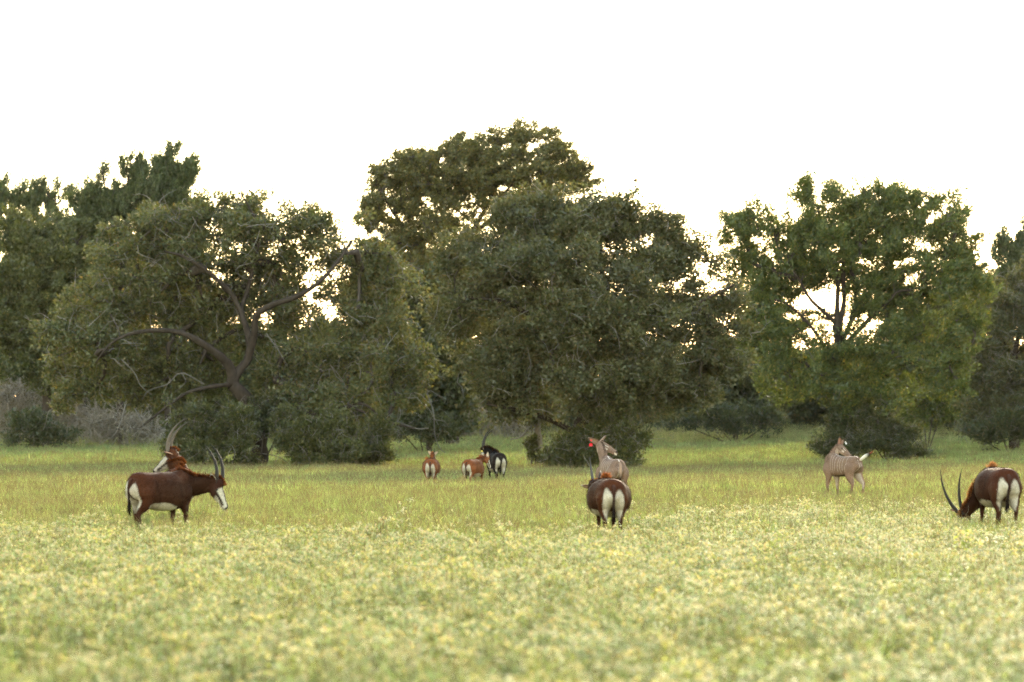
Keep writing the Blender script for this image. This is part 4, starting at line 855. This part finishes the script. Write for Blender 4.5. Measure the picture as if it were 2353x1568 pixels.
# ------------------------------------------------------------------ meadow plants
def scatter(name, label, cat, protos, P, rot, scl, idx):
    """one object: plants set on points"""
    src = bpy.data.collections.new(name + '_plants')
    for k, me in enumerate(protos):
        o = bpy.data.objects.new('%s_%02d' % (name, k), me); src.objects.link(o)
    me = bpy.data.meshes.new(name); me.vertices.add(len(P)); me.vertices.foreach_set('co', np.asarray(P, np.float32).ravel())
    a = me.attributes.new('rot', 'FLOAT_VECTOR', 'POINT'); a.data.foreach_set('vector', np.asarray(rot, np.float32).ravel())
    a = me.attributes.new('scl', 'FLOAT_VECTOR', 'POINT'); a.data.foreach_set('vector', np.asarray(scl, np.float32).ravel())
    a = me.attributes.new('idx', 'INT', 'POINT'); a.data.foreach_set('value', np.asarray(idx, np.int32))
    me.update(); o = link(name, me)
    ng = bpy.data.node_groups.new(name, 'GeometryNodeTree')
    ng.interface.new_socket('Geometry', in_out='INPUT', socket_type='NodeSocketGeometry'); ng.interface.new_socket('Geometry', in_out='OUTPUT', socket_type='NodeSocketGeometry')
    N, L = ng.nodes, ng.links; gi = N.new('NodeGroupInput'); go = N.new('NodeGroupOutput')
    ci = N.new('GeometryNodeCollectionInfo'); ci.inputs['Collection'].default_value = src; ci.inputs['Separate Children'].default_value = True; ci.inputs['Reset Children'].default_value = True
    ip = N.new('GeometryNodeInstanceOnPoints'); ip.inputs['Pick Instance'].default_value = True
    def attr(nm, t):
        n = N.new('GeometryNodeInputNamedAttribute'); n.data_type = t; n.inputs['Name'].default_value = nm; return n.outputs['Attribute']
    L.new(gi.outputs[0], ip.inputs['Points']); L.new(ci.outputs[0], ip.inputs['Instance']); L.new(attr('idx', 'INT'), ip.inputs['Instance Index'])
    L.new(attr('rot', 'FLOAT_VECTOR'), ip.inputs['Rotation']); L.new(attr('scl', 'FLOAT_VECTOR'), ip.inputs['Scale'])
    L.new(ip.outputs[0], go.inputs[0]); m = o.modifiers.new('scatter', 'NODES'); m.node_group = ng
    return tag(o, label, cat, kind='stuff')

def bent_leaves(mb, P, D, L, Wd, C, droop=.35):
    """leaves of two quads, drooping at the tip"""
    n = len(P); D = unit(D); Z = np.array([0, 0, 1.0]); A = unit(np.cross(D, Z) + 1e-4); L = L[:, None]; Wd = Wd[:, None]
    m = P + D * L * .5; t = P + D * L * .95 + np.array([0, 0, -1.0]) * L * droop
    V = np.stack([P - A * Wd * .25, P + A * Wd * .25, m + A * Wd, m - A * Wd, t + A * Wd * .15, t - A * Wd * .15], 1).reshape(-1, 3)
    k = np.arange(n)[:, None] * 6
    mb.add(V, np.concatenate([k + np.array([[0, 1, 2, 3]]), k + np.array([[3, 2, 4, 5]])]), None, np.repeat(C, 6, 0))

def weed_proto(stems=7, h=.42, spread=.17, pale=1.0):
    mb = MB(); P, D, L, Wd, C = [], [], [], [], []
    for k in range(stems):
        a = rng.uniform(0, 2 * np.pi); hh = h * rng.uniform(.45, 1.12); r = spread * rng.uniform(.2, 1.25)
        b = np.array([math.cos(a) * .03, math.sin(a) * .03, -.03]); t = np.array([math.cos(a) * r, math.sin(a) * r, hh]); mid = (b + t) / 2 + np.array([math.cos(a), math.sin(a), -.3]) * r * .2
        st = catmull(np.array([b, mid, t]), 3); V, Q = tube(st, np.linspace(.005, .003, len(st)), 3); mb.add(V, Q, None, np.array((.30, .25, .12)))
        for q in range(9):                                   # side leaves
            f = rng.uniform(.3, .97); p = b + (t - b) * f + rng.normal(size=3) * .01; az = rng.uniform(0, 2 * np.pi)
            P.append(p); D.append((math.cos(az), math.sin(az), rng.uniform(.0, .7))); L.append(rng.uniform(.04, .08)); Wd.append(L[-1] * .2)
            g = rng.random() ** 1.3; C.append(np.array((.30, .36, .11)) * (1 - g) + np.array((.50, .51, .20)) * g)
        tip = rng.random()
        for q in range(rng.integers(4, 8)):                  # pale whorl at the tip
            az = rng.uniform(0, 2 * np.pi); P.append(t + rng.normal(size=3) * .008); D.append((math.cos(az), math.sin(az), rng.uniform(.0, 1.1))); L.append(rng.uniform(.03, .065)); Wd.append(L[-1] * .19)
            g = rng.random(); c = np.array((.57, .55, .27)) * (1 - g) + np.array((.70, .60, .38)) * g
            C.append((c if tip < .72 else c * .45 + np.array((.13, .18, .045))) * pale + np.array((.19, .25, .07)) * (1 - pale))
        if tip < .5:
            for q in range(4):                               # tiny buff flowers
                az = rng.uniform(0, 2 * np.pi); P.append(t + (0, 0, .01)); D.append((math.cos(az), math.sin(az), 1.5)); L.append(.028); Wd.append(.006); C.append(np.array((.70, .50, .30)))
    bent_leaves(mb, np.array(P), np.array(D, float), np.array(L), np.array(Wd), np.array(C))
    return mb.mesh('weed', M_WEED)

def grass_proto(n=46, h=.5, spread=.16, c=((.20, .23, .065), (.30, .29, .11), (.13, .18, .045)), w=.006, seed=.35):
    mb = MB(); a = rng.uniform(0, 2 * np.pi, n); r = spread * np.sqrt(rng.random(n)); B = np.stack([np.cos(a) * r, np.sin(a) * r, np.full(n, -.03)], 1)
    lean = rng.normal(size=(n, 2)) * .26; H = h * rng.uniform(.4, 1.15, n)[:, None]
    d1 = np.concatenate([lean * .4, np.ones((n, 1))], 1); T = B + np.concatenate([lean * H, H], 1); Mm = B + d1 * H * .5
    az = rng.uniform(0, np.pi, n); A = np.stack([np.cos(az), np.sin(az), np.zeros(n)], 1) * w * rng.uniform(.6, 1.4, (n, 1))
    c = np.array(c); k = rng.choice(3, n, p=[.45, .3, .25]); C = c[k] * rng.uniform(.7, 1.3, (n, 1))
    V = np.stack([B - A, B + A, Mm + A * .8, Mm - A * .8, T], 1).reshape(-1, 3); i_ = np.arange(n)[:, None] * 5
    mb.add(V, i_ + np.array([[0, 1, 2, 3]]), i_ + np.array([[3, 2, 4]]), np.repeat(C, 5, 0))
    m = max(1, int(n * seed * .3)); P, CC = [], []            # brown stalks with forked seed heads
    for _ in range(m):
        b = np.array([rng.normal() * spread * .5, rng.normal() * spread * .5, 0.]); l = np.array([rng.normal() * .22, rng.normal() * .22, 1.]) * h * rng.uniform(.9, 1.35); t = b + l
        s_ = np.array([w * .55, w * .3, 0]); col = np.array((.15, .115, .055)) * rng.uniform(.7, 1.5)
        P += [b - s_, b + s_, t]; CC += [col] * 3
        for _ in range(3):
            d = unit(rng.normal(size=3) + l * 1.5); q = b + l * rng.uniform(.7, .95); P += [q - s_ * .8, q + s_ * .8, q + d * h * rng.uniform(.15, .35)]; CC += [col] * 3
    mb.add(np.array(P), None, np.arange(len(P)).reshape(-1, 3), np.array(CC))
    return mb.mesh('grass_tuft', M_GRASS)

def weed_edge(x):
    """distance from the camera where the weeds end and the open grass begins"""
    return np.interp(x, [-13, -8, -5, -1.5, 1, 2.5, 4, 8, 11, 14], [59, 57.5, 53.5, 51.5, 53, 60, 69, 73, 69, 66]) + 1.2 * np.sin(x * 1.9) + .8 * np.sin(x * 4.3 + 1)

def wedge(y0, y1, dens, margin=1.12, side=3.0):
    """random points of the meadow inside the view between two distances"""
    hw = 1176.5 / F * margin; A = hw * (y1 ** 2 - y0 ** 2) + 2 * side * (y1 - y0); n = int(A * dens)
    y = np.sqrt(y0 ** 2 + rng.random(n) * (y1 ** 2 - y0 ** 2)); x = rng.uniform(-1, 1, n) * (hw * y + side)
    return np.stack([x, y, ground_z(x, y)], 1)

def place(P, k, smin, smax, tilt=.12, patch=None):
    n = len(P); rot = np.stack([rng.normal(size=n) * tilt, rng.normal(size=n) * tilt, rng.uniform(0, 2 * np.pi, n)], 1)
    sc = rng.uniform(smin, smax, n)
    if patch is not None: sc = sc * patch
    for x, y in GRAZED: sc = sc * (1 - .36 * np.exp(-((P[:, 0] - x) / 1.2) ** 2 - ((P[:, 1] - y + 1.3) / 2.4) ** 2))
    return rot, np.repeat(sc[:, None], 3, 1), rng.integers(0, k, n)

def pnoise(P, f, seed): return vnoise(np.concatenate([P[:, :2], np.zeros((len(P), 1))], 1), f, seed)

weeds = [weed_proto(rng.integers(4, 8), rng.uniform(.24, .34), rng.uniform(.10, .17), 1.0 if k < 7 else .3) for k in range(10)]
P = wedge(17, 84, 30.0); edge = weed_edge(P[:, 0]); d = edge - P[:, 1]
thin = np.where(P[:, 1] > 56, .7, 1.0)
pn = pnoise(P, .30, 4.0); pn2 = pnoise(P, .9, 8.0)
P_ok = rng.random(len(P)) < np.maximum(sstep(-3.5, 2.5, d + 5 * pn2), .10 * (d > -14)) * thin * np.where(pn + .5 * pn2 < -.28, .45, 1.0)
P, pn, pn2 = P[P_ok], pn[P_ok], pn2[P_ok]
r, sc, ix = place(P, 10, .65, 1.3, .16, (1 + .25 * pn + .15 * pn2) * np.where(rng.random(len(P)) < .04, 1.4, 1.0))
ix = np.where(rng.random(len(P)) < .5 + .9 * pn, ix % 7, ix)
scatter('weeds', 'pale leafy weeds filling the foreground of the meadow', 'weeds', weeds, P, r, sc, ix)

G_NEAR = ((.26, .325, .11), (.37, .39, .165), (.195, .26, .085)); G_FAR = ((.18, .235, .085), (.25, .275, .11), (.14, .195, .07))
G_DRY = ((.29, .30, .125), (.38, .36, .17), (.22, .25, .09))
tufts = [grass_proto(40, .40, .17, G_NEAR if k < 5 else G_DRY, .008, .6) for k in range(8)] + [grass_proto(60, .42, .45, G_NEAR if k < 4 else G_DRY, .014, .5) for k in range(6)] + [grass_proto(70, .42, .9, G_FAR if k < 4 else G_NEAR, .024, .35) for k in range(6)]
parts = []
P = wedge(18, 50, 5.0); P = P[rng.random(len(P)) < .25 + 1.6 * np.clip(-pnoise(P, .30, 4.0), 0, 1)]; parts.append((P, 0, 8, .6, 1.0))
P = wedge(48, 92, 13.0); keep = rng.random(len(P)) < np.where(weed_edge(P[:, 0]) - P[:, 1] > 1.5, .28, 1); parts.append((P[keep], 0, 8, .55, 1.15))
P = wedge(92, 160, 3.4); parts.append((P, 8, 6, .55, 1.15))
P = wedge(160, 300, 1.1); parts.append((P, 14, 6, .6, 1.15))
PP, RR, SS, II = [], [], [], []
for P, i0, k, a_, b_ in parts:
    r, sc, ix = place(P, k, a_, b_, .1, 1 + .35 * pnoise(P, .25, 9.0)); ix = np.where(rng.random(len(P)) < .55 + 1.2 * pnoise(P, .09, 5.0), ix % max(k - 2, 1), ix); PP.append(P); RR.append(r); SS.append(sc); II.append(ix + i0)
scatter('meadow_grass', 'yellow-green seeding grass of the open meadow', 'grass', tufts, np.concatenate(PP), np.concatenate(RR), np.concatenate(SS), np.concatenate(II))

# taller leafy weeds at the foot of the wood
far = [weed_proto(7, .8, .4, .25) for _ in range(4)]
P = wedge(228, 292, .55); P = P[rng.random(len(P)) < .25 + .75 * (pnoise(P, .06, 2.0) > -.05) * (P[:, 0] > 5) + .3 * (P[:, 1] > 262)]
r, sc, ix = place(P, 4, 1.1, 1.9, .1); scatter('tall_weeds', 'taller green weeds along the foot of the wood', 'weeds', far, P, r, sc, ix)

# ------------------------------------------------------------------ thin evening haze over the meadow and the wood
HAZE = 0.00002
def haze_box():
    x0, x1, y0, y1, z0, z1 = -2600, 2600, -1600, 3100, -1.5, 32
    V = [(x, y, z) for z in (z0, z1) for x, y in ((x0, y0), (x1, y0), (x1, y1), (x0, y1))]
    mb = MB(); mb.add(V, [[3, 2, 1, 0], [4, 5, 6, 7], [0, 1, 5, 4], [1, 2, 6, 5], [2, 3, 7, 6], [3, 0, 4, 7]])
    m, nt, N, L, out = new_mat('haze_air'); pv = N.new('ShaderNodeVolumePrincipled'); pv.inputs['Color'].default_value = (1, .95, .88, 1); pv.inputs['Density'].default_value = HAZE; pv.inputs['Anisotropy'].default_value = .3
    L.new(pv.outputs[0], out.inputs['Volume']); o = mb.build('haze', m); tag(o, kind='stuff'); return o
haze_box()
